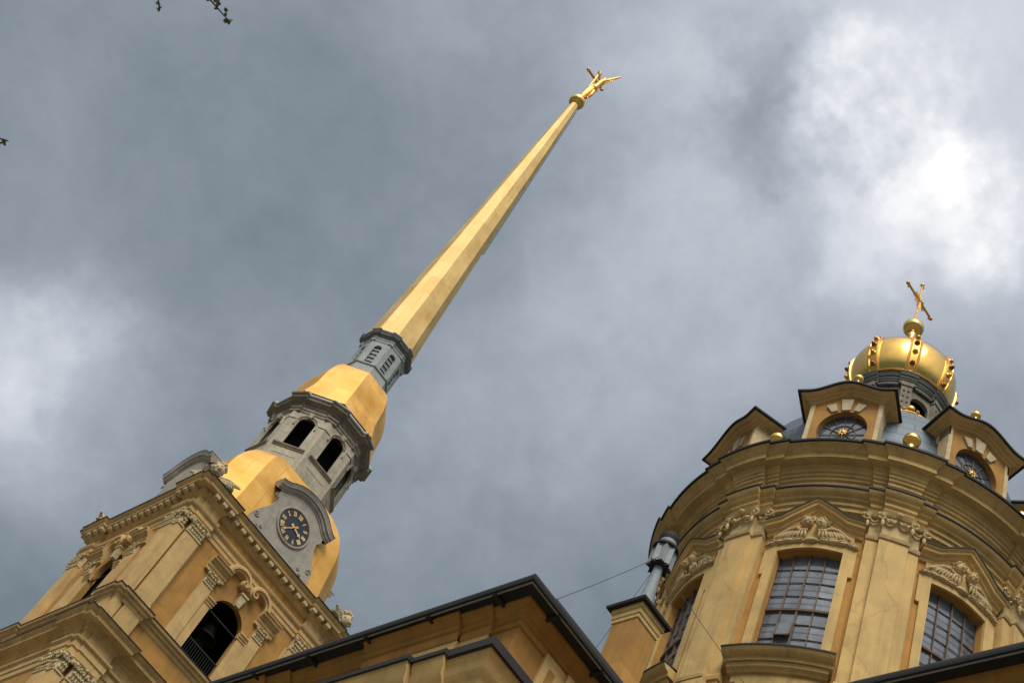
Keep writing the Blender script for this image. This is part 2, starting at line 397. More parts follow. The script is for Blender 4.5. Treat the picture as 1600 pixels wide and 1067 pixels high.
def spiral(c, r0, turns, a0, sgn, n=22):
    return [(c[0] + r0 * (1 - .85 * k / n) * cos(a0 + sgn * 2 * pi * turns * k / n), c[1] + r0 * (1 - .85 * k / n) * sin(a0 + sgn * 2 * pi * turns * k / n)) for k in range(n + 1)]

# =================================================================== BELL TOWER (axis at the world origin)
TW = thing('bell_tower', 'tall yellow bell tower with clock gable and long gilded spire', 'bell tower')
def sq_ring(rows, p, cin=4.57):
    """loft square entablature rows (r, z): corner blocks proud by p, broken back to r between them, notched corner"""
    out_ = []
    for r_, z_ in rows:
        A = r_ + p; b = 3.6 - .72 * max(0, r_ - 4.75); d = A - .46; e = .10
        half = [(-(A - e), -(A - e)), (-d, -(A - e)), (-d, -A), (-b, -A), (-b, -r_), (b, -r_), (b, -A), (d, -A), (d, -(A - e))]
        ring = []
        for k in range(4):
            c_, s_ = [(1, 0), (0, 1), (-1, 0), (0, -1)][k]
            ring += [(x * c_ - y * s_, x * s_ + y * c_, z_) for x, y in half]
        out_.append([(x + (math.copysign(TDX, x) if abs(x) > 4 else 0), y, z) for x, y, z in ring])
    mb = MB(); mb.grid(out_, True); return mb
TDX = .18        # the tower is a little wider across than deep
# lower stage
sq_ring([(4.9, 0), (4.9, 34.25)], .0).build('lower_stage_wall', 'ochre', TW)
low_rows = [(4.9, 34.2), (4.98, 34.28), (4.98, 34.62), (5.04, 34.66), (5.04, 34.98), (5.16, 35.06), (5.18, 35.16), (4.95, 35.2), (4.95, 35.72), (5.02, 35.76), (5.06, 35.86), (5.16, 35.9),
            (5.20, 36.0), (5.52, 36.04), (5.54, 36.2), (5.62, 36.26), (5.72, 36.38)]
sq_ring(low_rows, .22).build('lower_entablature', 'cream', TW)
sq_ring([(5.73, 36.375), (5.75, 36.43), (5.70, 36.45), (4.8, 36.55)], .22).build('lower_cornice_flashing', 'flash', TW)
# pedestal zone and sill cornice
sq_ring([(4.85, 36.3), (4.85, 38.12)], .0).build('pedestal_wall', 'ochre', TW)
for k in range(4):
    for s_ in (-1, 1):
        mm = MB(); xa, xb = sorted((s_ * 3.55, s_ * 4.62)); mm.box(xa, xb, -5.08, -4.8, 36.4, 38.05); mm.build('pedestal', 'cream', TW, k * pi / 2)
    mm = MB(); mm.box(-4.99, -4.5, -4.99, -4.5, 36.4, 38.05); mm.build('corner_pedestal', 'cream', TW, k * pi / 2)
    mm = MB(); mm.box(-4.95, -4.5, -4.95, -4.5, 38.6, 43.46); cpp = mm.build('corner_post', 'cream', TW, k * pi / 2)
    mm = MB(); leafy_capital(mm, -4.93, -4.62, -4.955, 43.42, 44.2, 2); leafy_capital(mm, -4.93, -4.62, -4.955, 43.42, 44.2, 2)
    mm2 = MB(); leafy_capital(mm2, 4.62, 4.93, -4.955, 43.42, 44.2, 2)
    mm.v = mm.v[:len(mm.v) // 2]; mm.f = mm.f[:len(mm.f) // 2]
    mm.add([(y, -x, z) for x, y, z in mm2.v], mm2.f); mm.build('capital', 'pale', cpp)
    # lower stage pilasters with their big capitals
    for s_ in (-1, 1):
        mm = MB(); xa, xb = sorted((s_ * 3.6, s_ * 4.60)); mm.box(xa, xb, -5.20, -4.8, 16, 33.3); lpl = mm.build('lower_pilaster', 'cream', TW, k * pi / 2)
        mm = MB(); leafy_capital(mm, xa, xb, -5.20, 33.3, 34.22, 6); mm.build('capital', 'pale', lpl)
    mm = MB(); mm.box(-5.10, -4.5, -5.10, -4.5, 16, 33.35); cpp = mm.build('lower_corner_post', 'cream', TW, k * pi / 2)
    mm = MB(); leafy_capital(mm, -5.05, -4.66, -5.10, 33.3, 34.22, 3); mm2 = MB(); leafy_capital(mm2, 4.66, 5.05, -5.10, 33.3, 34.22, 3)
    mm.add([(y, -x, z) for x, y, z in mm2.v], mm2.f); mm.build('capital', 'pale', cpp)
sq_ring([(4.86, 37.98), (4.93, 38.06), (4.95, 38.16), (5.06, 38.22), (5.08, 38.32), (5.2, 38.38), (5.24, 38.5)], .20).build('sill_cornice', 'cream', TW)
sq_ring([(5.25, 38.495), (5.27, 38.56), (5.2, 38.58), (4.3, 38.64)], .20).build('sill_flashing', 'flash', TW)
# belfry walls with arched openings
for k in range(4):
    mb = MB(); arched_wall(mb, -4.75, 4.75, 38.5, 44.4, 1.06, 38.66, 42.0 if k == 3 else 41.72, 1.06, -4.75, .32)
    mb.build('belfry_wall', 'ochre', TW, k * pi / 2)
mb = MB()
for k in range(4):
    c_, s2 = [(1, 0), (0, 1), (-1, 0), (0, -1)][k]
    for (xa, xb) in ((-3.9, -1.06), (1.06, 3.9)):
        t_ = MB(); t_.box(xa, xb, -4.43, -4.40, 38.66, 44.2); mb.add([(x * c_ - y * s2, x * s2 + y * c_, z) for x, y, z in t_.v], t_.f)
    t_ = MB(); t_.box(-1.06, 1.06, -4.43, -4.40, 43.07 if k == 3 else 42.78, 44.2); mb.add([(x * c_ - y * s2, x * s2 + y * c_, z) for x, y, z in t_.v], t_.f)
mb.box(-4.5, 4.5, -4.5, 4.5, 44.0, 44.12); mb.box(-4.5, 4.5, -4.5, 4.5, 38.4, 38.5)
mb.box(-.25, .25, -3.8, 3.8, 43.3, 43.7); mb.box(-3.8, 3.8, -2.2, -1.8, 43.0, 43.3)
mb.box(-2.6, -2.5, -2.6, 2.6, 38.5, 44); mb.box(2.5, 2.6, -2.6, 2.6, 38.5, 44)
mb.build('belfry_interior', 'dark', TW)  # inner walls carry the belfry's shade in their colour; the beams are timber
# main corner pilasters and their capitals
proto = None
for k in range(4):
    for s_ in (-1, 1):
        mb = MB(); xa, xb = sorted((s_ * 3.6, s_ * 4.57)); mb.box(xa, xb, -5.05, -4.7, 38.6, 43.42)
        mb.box(xa - .04, xb + .04, -5.10, -4.7, 38.6, 38.95)
        xi, xj = sorted((s_ * 3.46, s_ * 3.6)); mb.box(xi, xj, -4.86, -4.7, 38.6, 43.42)
        pl = mb.build('corner_pilaster', 'cream', TW, k * pi / 2)
        mc = MB(); leafy_capital(mc, xa, xb, -5.05, 43.42, 44.2, 6)
        mc.build('capital', 'pale', pl)
# belfry window surrounds: pilasters, imposts, entablature blocks, scrolls, keystone
for k in range(4):
    rz = k * pi / 2
    for s_ in (-1, 1):
        mb = MB(); xa, xb = sorted((s_ * 1.56, s_ * 2.26)); mb.box(xa, xb, -4.88, -4.7, 38.6, 42.3)
        xi, xj = sorted((s_ * 1.062, s_ * 1.56)); mb.box(xi, xj, -4.80, -4.7, 38.66, 41.6)
        wp = mb.build('window_pilaster', 'cream', TW, rz)
        mc = MB(); leafy_capital(mc, xa + .04, xb - .04, -4.88, 42.3, 42.92, 4); mc.build('capital', 'pale', wp)
        mi = MB(); xi, xj = sorted((s_ * .98, s_ * 1.56))
        sweep_x(mi, xi, xj, [(-4.7, 41.56), (-4.84, 41.58), (-4.84, 41.66), (-4.90, 41.72), (-4.90, 41.80), (-4.97, 41.86), (-4.97, 41.92), (-4.7, 41.94)])
        mi.build('impost', 'cream', wp)
        mb = MB(); xa, xb = sorted((s_ * 1.28, s_ * 2.56))
        sweep_x(mb, xa, xb, [(-4.7, 42.93), (-4.9, 42.94), (-4.9, 43.12), (-4.96, 43.16), (-4.96, 43.32), (-5.06, 43.38), (-5.08, 43.46), (-5.20, 43.5), (-5.22, 43.6), (-5.30, 43.66), (-5.30, 43.70), (-4.7, 43.74)])
        blk = mb.build('pediment_block', 'cream', TW, rz)
        path = [(s_ * x, z) for x, z in ((1.45, 43.55), (1.43, 43.8), (1.36, 44.02), (1.22, 44.20), (1.0, 44.34), (.76, 44.40), (.52, 44.36), (.34, 44.24), (.24, 44.08), (.22, 43.92), (.28, 43.80), (.38, 43.76), (.47, 43.80), (.50, 43.90), (.45, 43.98), (.38, 43.98))]
        if s_ > 0: pf = [(0, .22), (.30, .22), (.32, .14), (.42, .10), (.42, -.02), (.32, -.06), (.30, -.15), (0, -.15)]
        else: pf = [(0, -.22), (.30, -.22), (.32, -.14), (.42, -.10), (.42, .02), (.32, .06), (.30, .15), (0, .15)]
        sc_ = [1] * 7 + [.95, .85, .75, .65, .6, .55, .5, .45, .4]
        rows = []
        PP = [Vector((x, 0, z)) for x, z in path]
        for i, p in enumerate(PP):
            d = (PP[min(i + 1, len(PP) - 1)] - PP[max(i - 1, 0)]).normalized(); nv = Vector((-d.z, 0, d.x))
            rows.append([(p.x - nv.x * o * sc_[i], -4.75 - u, p.z - nv.z * o * sc_[i]) for u, o in pf])
        ms = MB(); ms.grid(rows); ms.poly(rows[0]); ms.poly(rows[-1][::-1]); ms.build('scroll', 'cream', blk)
    mb = MB(); mb.hexa([(-.13, -4.95, 42.72), (.13, -4.95, 42.72), (.13, -4.7, 42.72), (-.13, -4.7, 42.72)], [(-.20, -5.0, 43.38), (.20, -5.0, 43.38), (.20, -4.7, 43.38), (-.20, -4.7, 43.38)])
    mb.box(-.25, .25, -5.06, -4.7, 43.38, 43.48); mb.build('keystone', 'pale', TW, rz)
    mb = MB()
    for i in range(15): mb.box(-1.02 + i * .1425, -.99 + i * .1425, -4.62, -4.59, 38.64, 39.72)
    mb.box(-1.06, 1.06, -4.64, -4.57, 39.72, 39.79); mb.box(-1.06, 1.06, -4.62, -4.59, 38.8, 38.84)
    mb.build('railing', 'iron', TW, rz)
    mb = MB(); mb.box(-1.06, 1.06, -4.62, -4.57, 41.60, 41.66); mb.build('tie_rod', 'iron', TW, rz)
# main entablature with dentils
ent = [(4.72, 44.12), (4.82, 44.2), (4.82, 44.42), (4.87, 44.45), (4.87, 44.70), (4.96, 44.76), (5.0, 44.86), (5.02, 44.95), (4.80, 45.0), (4.80, 45.56), (4.88, 45.62), (4.92, 45.70), (5.0, 45.74), (5.0, 45.96),
       (5.34, 45.98), (5.36, 46.14), (5.42, 46.18), (5.52, 46.32)]
sq_ring(ent, .22).build('main_entablature', 'cream', TW)
sq_ring([(4.803, 45.02), (4.803, 45.54)], .0).build('frieze', 'ochre', TW)
mb = MB(); mb.box(-.15, .15, -5.30, -4.98, 45.75, 45.965); dn0 = mb.build('dentil', 'pale', TW)
first = True
for k in range(4):
    for i in range(-9, 10):
        x = i * .565; yo = 0 if abs(x) < 3.2 else -.22
        if abs(x) > 4.9: continue
        d_ = dn0 if first else dn0.copy()
        if not first: COL.objects.link(d_); d_.parent = TW
        first = False
        c_, s2 = [(1, 0), (0, 1), (-1, 0), (0, -1)][k]
        d_.location = (x * c_ - yo * s2, x * s2 + yo * c_, 0); d_.rotation_euler = (0, 0, k * pi / 2)
sq_ring([(5.53, 46.315), (5.56, 46.38), (5.50, 46.40), (4.3, 46.55)], .22).build('main_cornice_flashing', 'flash', TW)
# gilded lower roof: chamfered square bell
def cham(rows):
    out_ = []
    for a, t, z in rows:
        out_.append([(x, y, z) for x, y in ((-t, -a), (t, -a), (a, -t), (a, t), (t, a), (-t, a), (-a, t), (-a, -t))])
    mb = MB(); mb.grid(out_, True); return mb
gr = [(4.76, 3.60, 46.45), (4.72, 3.50, 47.0), (4.66, 3.42, 47.8), (4.60, 3.36, 48.8), (4.53, 3.30, 49.8), (4.42, 3.22, 50.5), (4.24, 3.12, 51.1), (4.0, 2.98, 51.65), (3.72, 2.84, 52.15), (3.42, 2.66, 52.6), (3.15, 2.35, 53.0), (2.98, 1.9, 53.25), (2.86, 1.25, 53.4)]
cham(gr).build('gilded_bell_roof', 'gold', TW, smooth=25)
# clock gables: one on each side
def clock_gable(rz, yp):
    gp = []
    L_ = [(2.42, 46.45), (2.42, 47.3), (2.30, 47.75), (2.0, 48.3), (1.74, 48.8), (1.64, 49.3), (1.78, 49.62), (1.80, 49.9)]
    top = [(2.0 * cos(a), 48.85 + 2.0 * sin(a)) for a in [R(40 + 100 * k / 16) for k in range(17)]]
    gp = L_ + top + [(-x, z) for x, z in L_[::-1]]
    mb = MB(); mb.prism(gp, lambda x, z: (x, yp, z), lambda x, z: (x, yp + 1.2, z))
    gb = mb.build('clock_gable', 'gable', TW, rz)
    arc = [(2.0 * cos(a), 48.85 + 2.0 * sin(a)) for a in [R(42 + 96 * k / 24) for k in range(25)]]
    path = [(2.22, 49.95), (1.62, 50.12)] + arc[1:-1] + [(-1.62, 50.12), (-2.22, 49.95)]
    path = [(2.12, 49.98), (1.80, 50.06)] + [(2.02 * cos(a), 48.85 + 2.02 * sin(a)) for a in [R(40 + 100 * k / 24) for k in range(1, 24)]] + [(-1.80, 50.06), (-2.12, 49.98)]
    mb = MB(); sweep_path(mb, path, [(0, .14), (.05, .13), (.06, .06), (.14, .03), (.17, -.03), (.17, -.09), (.27, -.12), (.28, -.22), (.34, -.29), (.35, -.33), (-.6, -.35)], yp)
    mb.build('gable_cornice', 'gable', gb)
    mb = MB(); pth2 = [(p[0] * 1.0, p[1]) for p in path]
    sweep_path(mb, pth2, [(.355, -.333), (.37, -.365), (-.6, -.385), (-.6, -.352)], yp); mb.build('gable_flashing', 'flash', gb)
    for s_ in (-1, 1):
        for (cx, cz, r_) in ((1.86, 49.5, .14), (2.14, 47.62, .20), (1.55, 47.25, .10), (1.78, 47.05, .10)):
            sp = spiral((s_ * cx, cz), r_, 1.3, 0, s_)
            mb = MB(); mb.tube([(x, yp - .015, z) for x, z in sp], .035, 6); mb.build('gable_scroll', 'gable', gb)
    return gb
def clock(gb, yp):
    CZ = 48.85; rad = 1.05
    mb = MB(); sp = [(rad * 1.0 * cos(2 * pi * k / 48), rad * sin(2 * pi * k / 48)) for k in range(48)]
    mb.prism(sp, lambda x, z: (x, yp - .03, CZ + z), lambda x, z: (x, yp + .05, CZ + z)); mb.build('clock_dial', 'dial', gb)
    mb = MB(); rows = []
    for k in range(64):
        a = 2 * pi * k / 64; rows.append([(q * cos(a), yp - o, CZ + q * sin(a)) for q, o in ((1.05, 0), (1.05, .07), (1.10, .09), (1.16, .07), (1.17, .0))])
    rows.append(rows[0]); mb.grid(rows); mb.build('clock_rim', 'gable', gb)
    # roman numerals and minute marks, gilded
    ROM = {12: 'XII', 1: 'I', 2: 'II', 3: 'III', 4: 'IIII', 5: 'V', 6: 'VI', 7: 'VII', 8: 'VIII', 9: 'IX', 10: 'X', 11: 'XI'}
    y0 = yp - .045
    for hnum, txt in ROM.items():
        mb = MB()
        th = 2 * pi * hnum / 12
        rad_v = Vector((sin(th), 0, cos(th))); tan_v = Vector((cos(th), 0, -sin(th)))
        wch = {'I': .065, 'V': .135, 'X': .14}; tw = sum(wch[c] for c in txt); x = -tw / 2
        r0, r1 = .66, .93
        def P(a, b): return Vector((0, y0, CZ)) + rad_v * b + tan_v * a
        def st(a0, b0, a1, b1, wd): mb.bar(P(a0, b0), P(a1, b1), .02, wd, (0, 1, 0)) if False else mb.hexa([P(a0 - wd / 2, b0), P(a0 + wd / 2, b0), P(a0 + wd / 2, b0) + Vector((0, .02, 0)), P(a0 - wd / 2, b0) + Vector((0, .02, 0))], [P(a1 - wd / 2, b1), P(a1 + wd / 2, b1), P(a1 + wd / 2, b1) + Vector((0, .02, 0)), P(a1 - wd / 2, b1) + Vector((0, .02, 0))])
        for c in txt:
            w_ = wch[c]
            if c == 'I': st(x + w_ / 2, r0, x + w_ / 2, r1, .056)
            elif c == 'V': st(x + w_ / 2, r0, x + .025, r1, .056); st(x + w_ / 2, r0, x + w_ - .02, r1, .034)
            else: st(x + w_ - .025, r0, x + .025, r1, .056); st(x + .025, r0, x + w_ - .025, r1, .034)
            x += w_
        mb.build('numeral', 'gilt', gb)
    mb = MB()
    for k in range(60):
        th = 2 * pi * k / 60
        mb.ball((.99 * sin(th), y0 + .005, CZ + .99 * cos(th)), .016 if k % 5 else .026, 6)
    mb.build('minute_track', 'goldorn', gb)
    mb = MB(); rows = []
    for k in range(48):
        a = 2 * pi * k / 48; rows.append([(q * cos(a), yp - .04, CZ + q * sin(a)) for q in (.575, .60)])
    rows.append(rows[0]); mb.grid(rows); mb.build('chapter_ring', 'bronze', gb)
    def hand(name, th, ln, wd, tail):
        d = Vector((sin(th), 0, cos(th))); t = Vector((cos(th), 0, -sin(th))); o = Vector((0, yp - .075, CZ))
        pts = [(-tail, wd * .5), (-tail * .6, wd * .9), (-tail * .4, wd * .35), (0, wd * .5), (ln * .4, wd * .42), (ln * .6, wd * .38), (ln * .66, wd * .95), (ln * .74, wd * .8), (ln * .8, wd * .4), (ln, .006)]
        ol = [(a, b) for a, b in pts] + [(a, -b) for a, b in pts[::-1]]
        mm = MB(); mm.prism(ol, lambda a, b: o + d * a + t * b, lambda a, b: o + d * a + t * b + Vector((0, .02, 0))); mm.build(name, 'gilt', gb)
    hand('hour_hand', R(107), .68, .12, .24); hand('minute_hand', R(221), .94, .075, .30)
    mb = MB(); mb.ball((0, yp - .08, CZ), .07, 10, (1, .5, 1)); mb.build('hand_boss', 'goldorn', gb)
g0 = clock_gable(0, -4.86); clock(g0, -4.86)
for k, yy in ((1, -4.9), (2, -4.9), (3, -4.80)):
    gg = clock_gable(k * pi / 2, yy)
    for ch in g0.children:
        if k != 3 and ch.name.split('.')[0] in ('clock_dial', 'clock_rim', 'numeral', 'minute_track', 'chapter_ring', 'hour_hand', 'minute_hand', 'hand_boss'):
            c = ch.copy(); COL.objects.link(c); c.parent = gg; c.location = (0, yy + 4.86, 0)
for o_ in list(TW.children):
    nm = o_.name.split('.')[0]; k = round(o_.rotation_euler.z / (pi / 2)) % 4
    if nm in ('belfry_wall', 'corner_pilaster', 'window_pilaster', 'pediment_block', 'keystone', 'railing', 'tie_rod', 'pedestal', 'lower_pilaster', 'dentil', 'clock_gable'):
        o_.location.x += (0, TDX, 0, -TDX)[k]
    if nm in ('corner_post', 'corner_pedestal', 'lower_corner_post'): o_.location.x += (-TDX, TDX, TDX, -TDX)[k]
# octagonal belfry drum
def octa(rows, off=0.0):
    """rows (r_face, z, r_block, half width): octagon with flat blocks set across its corners"""
    out_ = []
    for rf, z, rv, hv in rows:
        ring = []
        for k in range(8):
            th = R(22.5 + 45 * k) + off; d = Vector((sin(th), -cos(th), 0)); t = Vector((cos(th), sin(th), 0))
            pts = []
            for s_ in (-1, 1):
                P = d * rv + t * s_ * hv; na = th + s_ * R(22.5); n_ = Vector((sin(na), -cos(na), 0))
                sft = (P.dot(n_) - rf) / d.dot(n_); H_ = P - d * sft
                pts.append((P, H_))
            ring += [(*pts[0][1].xy, z), (*pts[0][0].xy, z), (*pts[1][0].xy, z), (*pts[1][1].xy, z)]
        out_.append(ring)
    mb = MB(); mb.grid(out_, True); return mb
RF = 2.85
for k in range(8):
    mb = MB(); hw = RF * math.tan(R(22.5)); arched_wall(mb, -hw, hw, 52.2, 58.3, .52, 55.1, 57.2, .52, -RF, .10)
    wl = mb.build('drum_wall', 'stone', TW, k * pi / 4)
    ms = MB(); sweep_x(ms, -.98, .98, [(-RF + .05, 54.82), (-RF - .05, 54.84), (-RF - .07, 54.92), (-RF - .14, 54.98), (-RF - .14, 55.06), (-RF + .05, 55.09)]); ms.build('window_sill', 'stone_dark', wl)
    ms = MB(); ap = arch_pts(.64, 57.2, .64, 16); pr = [(x, z) for x, z in ap]
    sweep_path(ms, [(-.64, 56.9)] + pr + [(.64, 56.9)], [(-.01, .10), (.07, .09), (.09, .03), (.05, -.02), (-.01, -.03)], -RF); ms.build('arch_moulding', 'stone', wl)
    ms = MB(); ms.hexa([(-.09, -RF - .14, 57.7), (.09, -RF - .14, 57.7), (.09, -RF + .02, 57.7), (-.09, -RF + .02, 57.7)], [(-.15, -RF - .20, 58.05), (.15, -RF - .20, 58.05), (.15, -RF + .02, 58.05), (-.15, -RF + .02, 58.05)]); ms.build('keystone', 'stone', wl)
    ms = MB(); ms.box(-.75, .75, -RF - .012, -RF + .02, 54.25, 54.29); ms.build('panel_groove', 'stone_dark', wl)
for k in range(8):
    mb = MB(); th = R(22.5 + 45 * k); d = Vector((sin(th), -cos(th), 0)); t = Vector((cos(th), sin(th), 0))
    mb.hexa([d * a + t * b + Vector((0, 0, 52.2)) for a, b in ((3.0, -.20), (3.0, .20), (2.5, .3), (2.5, -.3))], [d * a + t * b + Vector((0, 0, 58.2)) for a, b in ((3.0, -.20), (3.0, .20), (2.5, .3), (2.5, -.3))])
    mb.build('corner_pier', 'stone', TW)
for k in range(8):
    mb = MB(); hw = 2.745 * math.tan(R(22.5)); arched_wall(mb, -hw, hw, 54.0, 58.3, .53, 55.0, 57.2, .53, -2.745, .02); mb.build('drum_shade_lining', 'dark', TW, k * pi / 4)  # near-black sheet behind each opening, shade put into its colour
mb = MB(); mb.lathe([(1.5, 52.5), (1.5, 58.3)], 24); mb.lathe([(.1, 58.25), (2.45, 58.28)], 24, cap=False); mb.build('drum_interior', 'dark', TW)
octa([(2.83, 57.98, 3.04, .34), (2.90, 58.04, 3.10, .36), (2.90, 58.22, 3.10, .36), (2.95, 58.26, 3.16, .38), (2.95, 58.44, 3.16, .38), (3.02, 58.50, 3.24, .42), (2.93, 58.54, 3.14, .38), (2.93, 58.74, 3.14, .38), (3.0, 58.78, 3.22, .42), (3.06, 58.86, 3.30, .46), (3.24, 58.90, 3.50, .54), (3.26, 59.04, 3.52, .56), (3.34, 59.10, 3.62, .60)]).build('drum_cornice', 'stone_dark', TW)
octa([(3.345, 59.095, 3.625, .603), (3.37, 59.16, 3.66, .62), (3.33, 59.18, 3.62, .6), (2.9, 59.9, 3.05, .3)]).build('drum_cornice_flashing', 'lead', TW)
# lightning cable round the drum
mb = MB()
pts = []
for k in range(41):
    th = 2 * pi * k / 40 + R(22.5); r_ = 3.09 + .05; rr = r_ * cos(pi / 8) / cos(((th + pi / 8) % (pi / 4)) - pi / 8) * .99
    pts.append((max(rr, 2.93) * sin(th), -max(rr, 2.93) * cos(th), 57.35 + .08 * sin(5 * th)))
mb.tube(pts, .018, 5, False); mb.build('lightning_cable', 'iron', TW)
# gilded upper bell roof (octagonal)
def octrows(rows, n=8):
    out_ = [[(r_ * sin(R(22.5 + 45 * k)), -r_ * cos(R(22.5 + 45 * k)), z) for k in range(8)] for r_, z in rows]
    mb = MB(); mb.grid(out_, True); return mb
octrows([(3.46, 59.55), (3.36, 59.95), (3.16, 60.6), (3.07, 61.2), (3.03, 61.8), (2.97, 62.4), (2.82, 63.05), (2.64, 63.6), (2.40, 64.05), (2.12, 64.4), (1.82, 64.62), (1.64, 64.70)]).build('gilded_upper_roof', 'gold', TW, smooth=25)
# lantern
RL = 1.5
for k in range(8):
    mb = MB(); hw = RL * math.tan(R(22.5)); arched_wall(mb, -hw, hw, 64.5, 68.4, .255, 65.86, 67.5, .255, -RL, .2)
    wl = mb.build('lantern_wall', 'lead', TW, k * pi / 4)
    ms = MB(); sweep_x(ms, -hw - .05, hw + .05, [(-RL + .03, 65.56), (-RL - .04, 65.58), (-RL - .06, 65.66), (-RL + .03, 65.70)]); ms.build('lantern_belt', 'lead_dark', wl)
    for q in range(4):
        ms = MB(); ms.box(-.255, .255, -RL + .09, -RL + .12, 66.12 + q * .40, 66.21 + q * .40)
        ms.build('louvre', 'lead', wl)
    ms = MB(); ms.poly([(-.255, -RL + .16, 65.86), (.255, -RL + .16, 65.86), (.255, -RL + .16, 67.8), (-.255, -RL + .16, 67.8)]); ms.build('lantern_pane', 'glassd', wl)
octa([(1.50, 68.1, 1.64, .16), (1.54, 68.14, 1.68, .17), (1.54, 68.3, 1.68, .17), (1.58, 68.34, 1.72, .19), (1.53, 68.38, 1.66, .17), (1.53, 68.58, 1.66, .17)]).build('lantern_frieze', 'lead', TW)
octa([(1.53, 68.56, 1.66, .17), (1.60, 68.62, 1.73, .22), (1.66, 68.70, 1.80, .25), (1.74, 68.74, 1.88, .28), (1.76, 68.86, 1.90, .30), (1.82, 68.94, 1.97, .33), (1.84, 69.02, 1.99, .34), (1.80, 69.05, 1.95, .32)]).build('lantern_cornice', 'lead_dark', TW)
octa([(1.80, 69.04, 1.95, .32), (1.6, 69.4, 1.72, .15)]).build('lantern_flashing', 'lead', TW)
# spire
octrows([(1.82, 69.2), (1.78, 69.7), (1.70, 71.0), (1.60, 73.5), (1.43, 78.5), (1.22, 85), (1.0, 92), (.76, 99.5), (.55, 105.5), (.40, 109.6), (.36, 110.2)]).build('spire', 'goldspire', TW, smooth=20)
mb = MB()                                  # ladder of iron rungs up one edge of the spire
a_ = R(60)
def sp_r(z): return 1.60 + (z - 73.5) * (.40 - 1.60) / (109.6 - 73.5)
L1 = []; L2 = []
for k in range(60):
    z = 84 + k * .43; r_ = sp_r(z) * .98 + .10
    p = Vector((r_ * sin(a_), -r_ * cos(a_), z)); t = Vector((cos(a_), sin(a_), 0))
    L1.append(p - t * .14); L2.append(p + t * .14); mb.tube([p - t * .14, p + t * .14], .012, 5)
    if k % 4 == 0: mb.tube([p, p * Vector((.9, .9, 1)) if False else (p.x * .86, p.y * .86, p.z)], .014, 5)
mb.tube(L1, .016, 5); mb.tube(L2, .016, 5); mb.build('spire_ladder', 'iron', TW)
mb = MB(); mb.ball((0, 0, 110.83), .74, 32); mb.lathe([(.42, 110.05), (.47, 110.12), (.42, 110.2)], 24); mb.build('spire_orb', 'goldbright', TW)

# =================================================================== weather vane: angel with a cross on the orb
WV = thing('weather_vane', 'gilded flying angel holding a cross above the spire ball', 'weather vane', (0, 0, 111.5))
mb = MB(); mb.tube([(0.05, 0, 0), (.10, -.02, 6.1)], .135, 8)
for e in ((.10, -.02, 6.2),): mb.ball(e, .17, 10); mb.ball((e[0] - .14, 0, e[2] - .12), .11, 8); mb.ball((e[0] + .14, 0, e[2] - .12), .11, 8)
mb.tube([(-1.05, 0, 4.72), (1.22, 0, 4.72)], .125, 8)
for s_ in (-1.05, 1.22):
    mb.ball((s_, 0, 4.72), .17, 10); mb.ball((s_ * .9, 0, 4.88), .10, 8); mb.ball((s_ * .9, 0, 4.56), .10, 8)
mb.build('cross', 'goldorn', WV)
me = bpy.data.meshes.new('angel')
bmx = bmesh.new(); lay = bmx.verts.layers.skin.verify()
J = [((.12, -.45, 2.3), .30, None), ((.16, -.62, 2.9), .25, 0), ((.22, -.78, 3.45), .33, 1), ((.26, -.84, 3.85), .15, 2), ((.28, -.88, 4.12), .20, 3), ((.28, -.88, 4.32), .14, 4),
     ((.0, -.60, 3.6), .12, 2), ((.0, -.3, 3.4), .085, 6), ((.08, -.1, 3.75), .07, 7), ((.45, -.66, 3.5), .12, 2), ((.4, -.35, 3.2), .085, 9), ((.15, -.12, 3.2), .07, 10),
     ((.02, -.36, 1.75), .23, 0), ((.0, -.2, 1.1), .15, 12), ((.0, -.1, .45), .10, 13), ((.0, -.22, .18), .07, 14), ((.24, -.42, 1.7), .23, 0), ((.26, -.42, 1.0), .15, 16), ((.2, -.22, .5), .10, 17), ((.2, -.32, .22), .07, 18)]
vs = []
for p, r_, par in J:
    v_ = bmx.verts.new(p); v_[lay].radius = (r_, r_); vs.append(v_)
    if par is not None: bmx.edges.new((vs[par], v_))
vs[0][lay].use_root = True
bmx.to_mesh(me); bmx.free(); me.materials.append(M['goldorn'])
ang = link('angel', me, WV, 0, (.16, -.26, 0)); sk = ang.modifiers.new('skin', 'SKIN'); sb = ang.modifiers.new('sub', 'SUBSURF'); sb.levels = 2; sb.render_levels = 2
mb = MB(); rows = []
for k in range(9):
    t = k / 8; c = Vector((.06, -.36, 2.6)).lerp(Vector((-.10, .06, .05)), t); wr = (.30, .33, .36, .38, .39, .37, .33, .27, .20)[k]
    rows.append([c + Vector((cos(a) * wr * (1 + .12 * sin(5 * a + 3 * t)), sin(a) * wr * .75 * (1 + .12 * cos(4 * a)), .06 * sin(3 * a))) for a in [2 * pi * j / 20 for j in range(20)]])
mb.grid(rows, True); mb.poly(rows[-1]); mb.build('robe', 'goldorn', WV, 0, (.16, -.26, 0))
mb = MB(); mb.tube([(.26, -.78, 3.3), (.42, -1.10, 3.7), (.62, -1.45, 4.1), (.84, -1.85, 4.5), (1.05, -2.25, 4.95)], [.10, .20, .17, .09, .015], 8); wing(mb, (.30, -.85, 3.4), (.72, -1.6, 4.1), (0, 0, 1), 5, .04); mb.build('wing', 'goldorn', WV, 0, (.10, -.12, 0))
mb = MB(); wing(mb, (.10, -.80, 3.5), (-.55, -1.05, 3.9), (0, 0, 1), 6, .06); mb.build('wing', 'goldorn', WV, 0, (.10, -.12, 0))

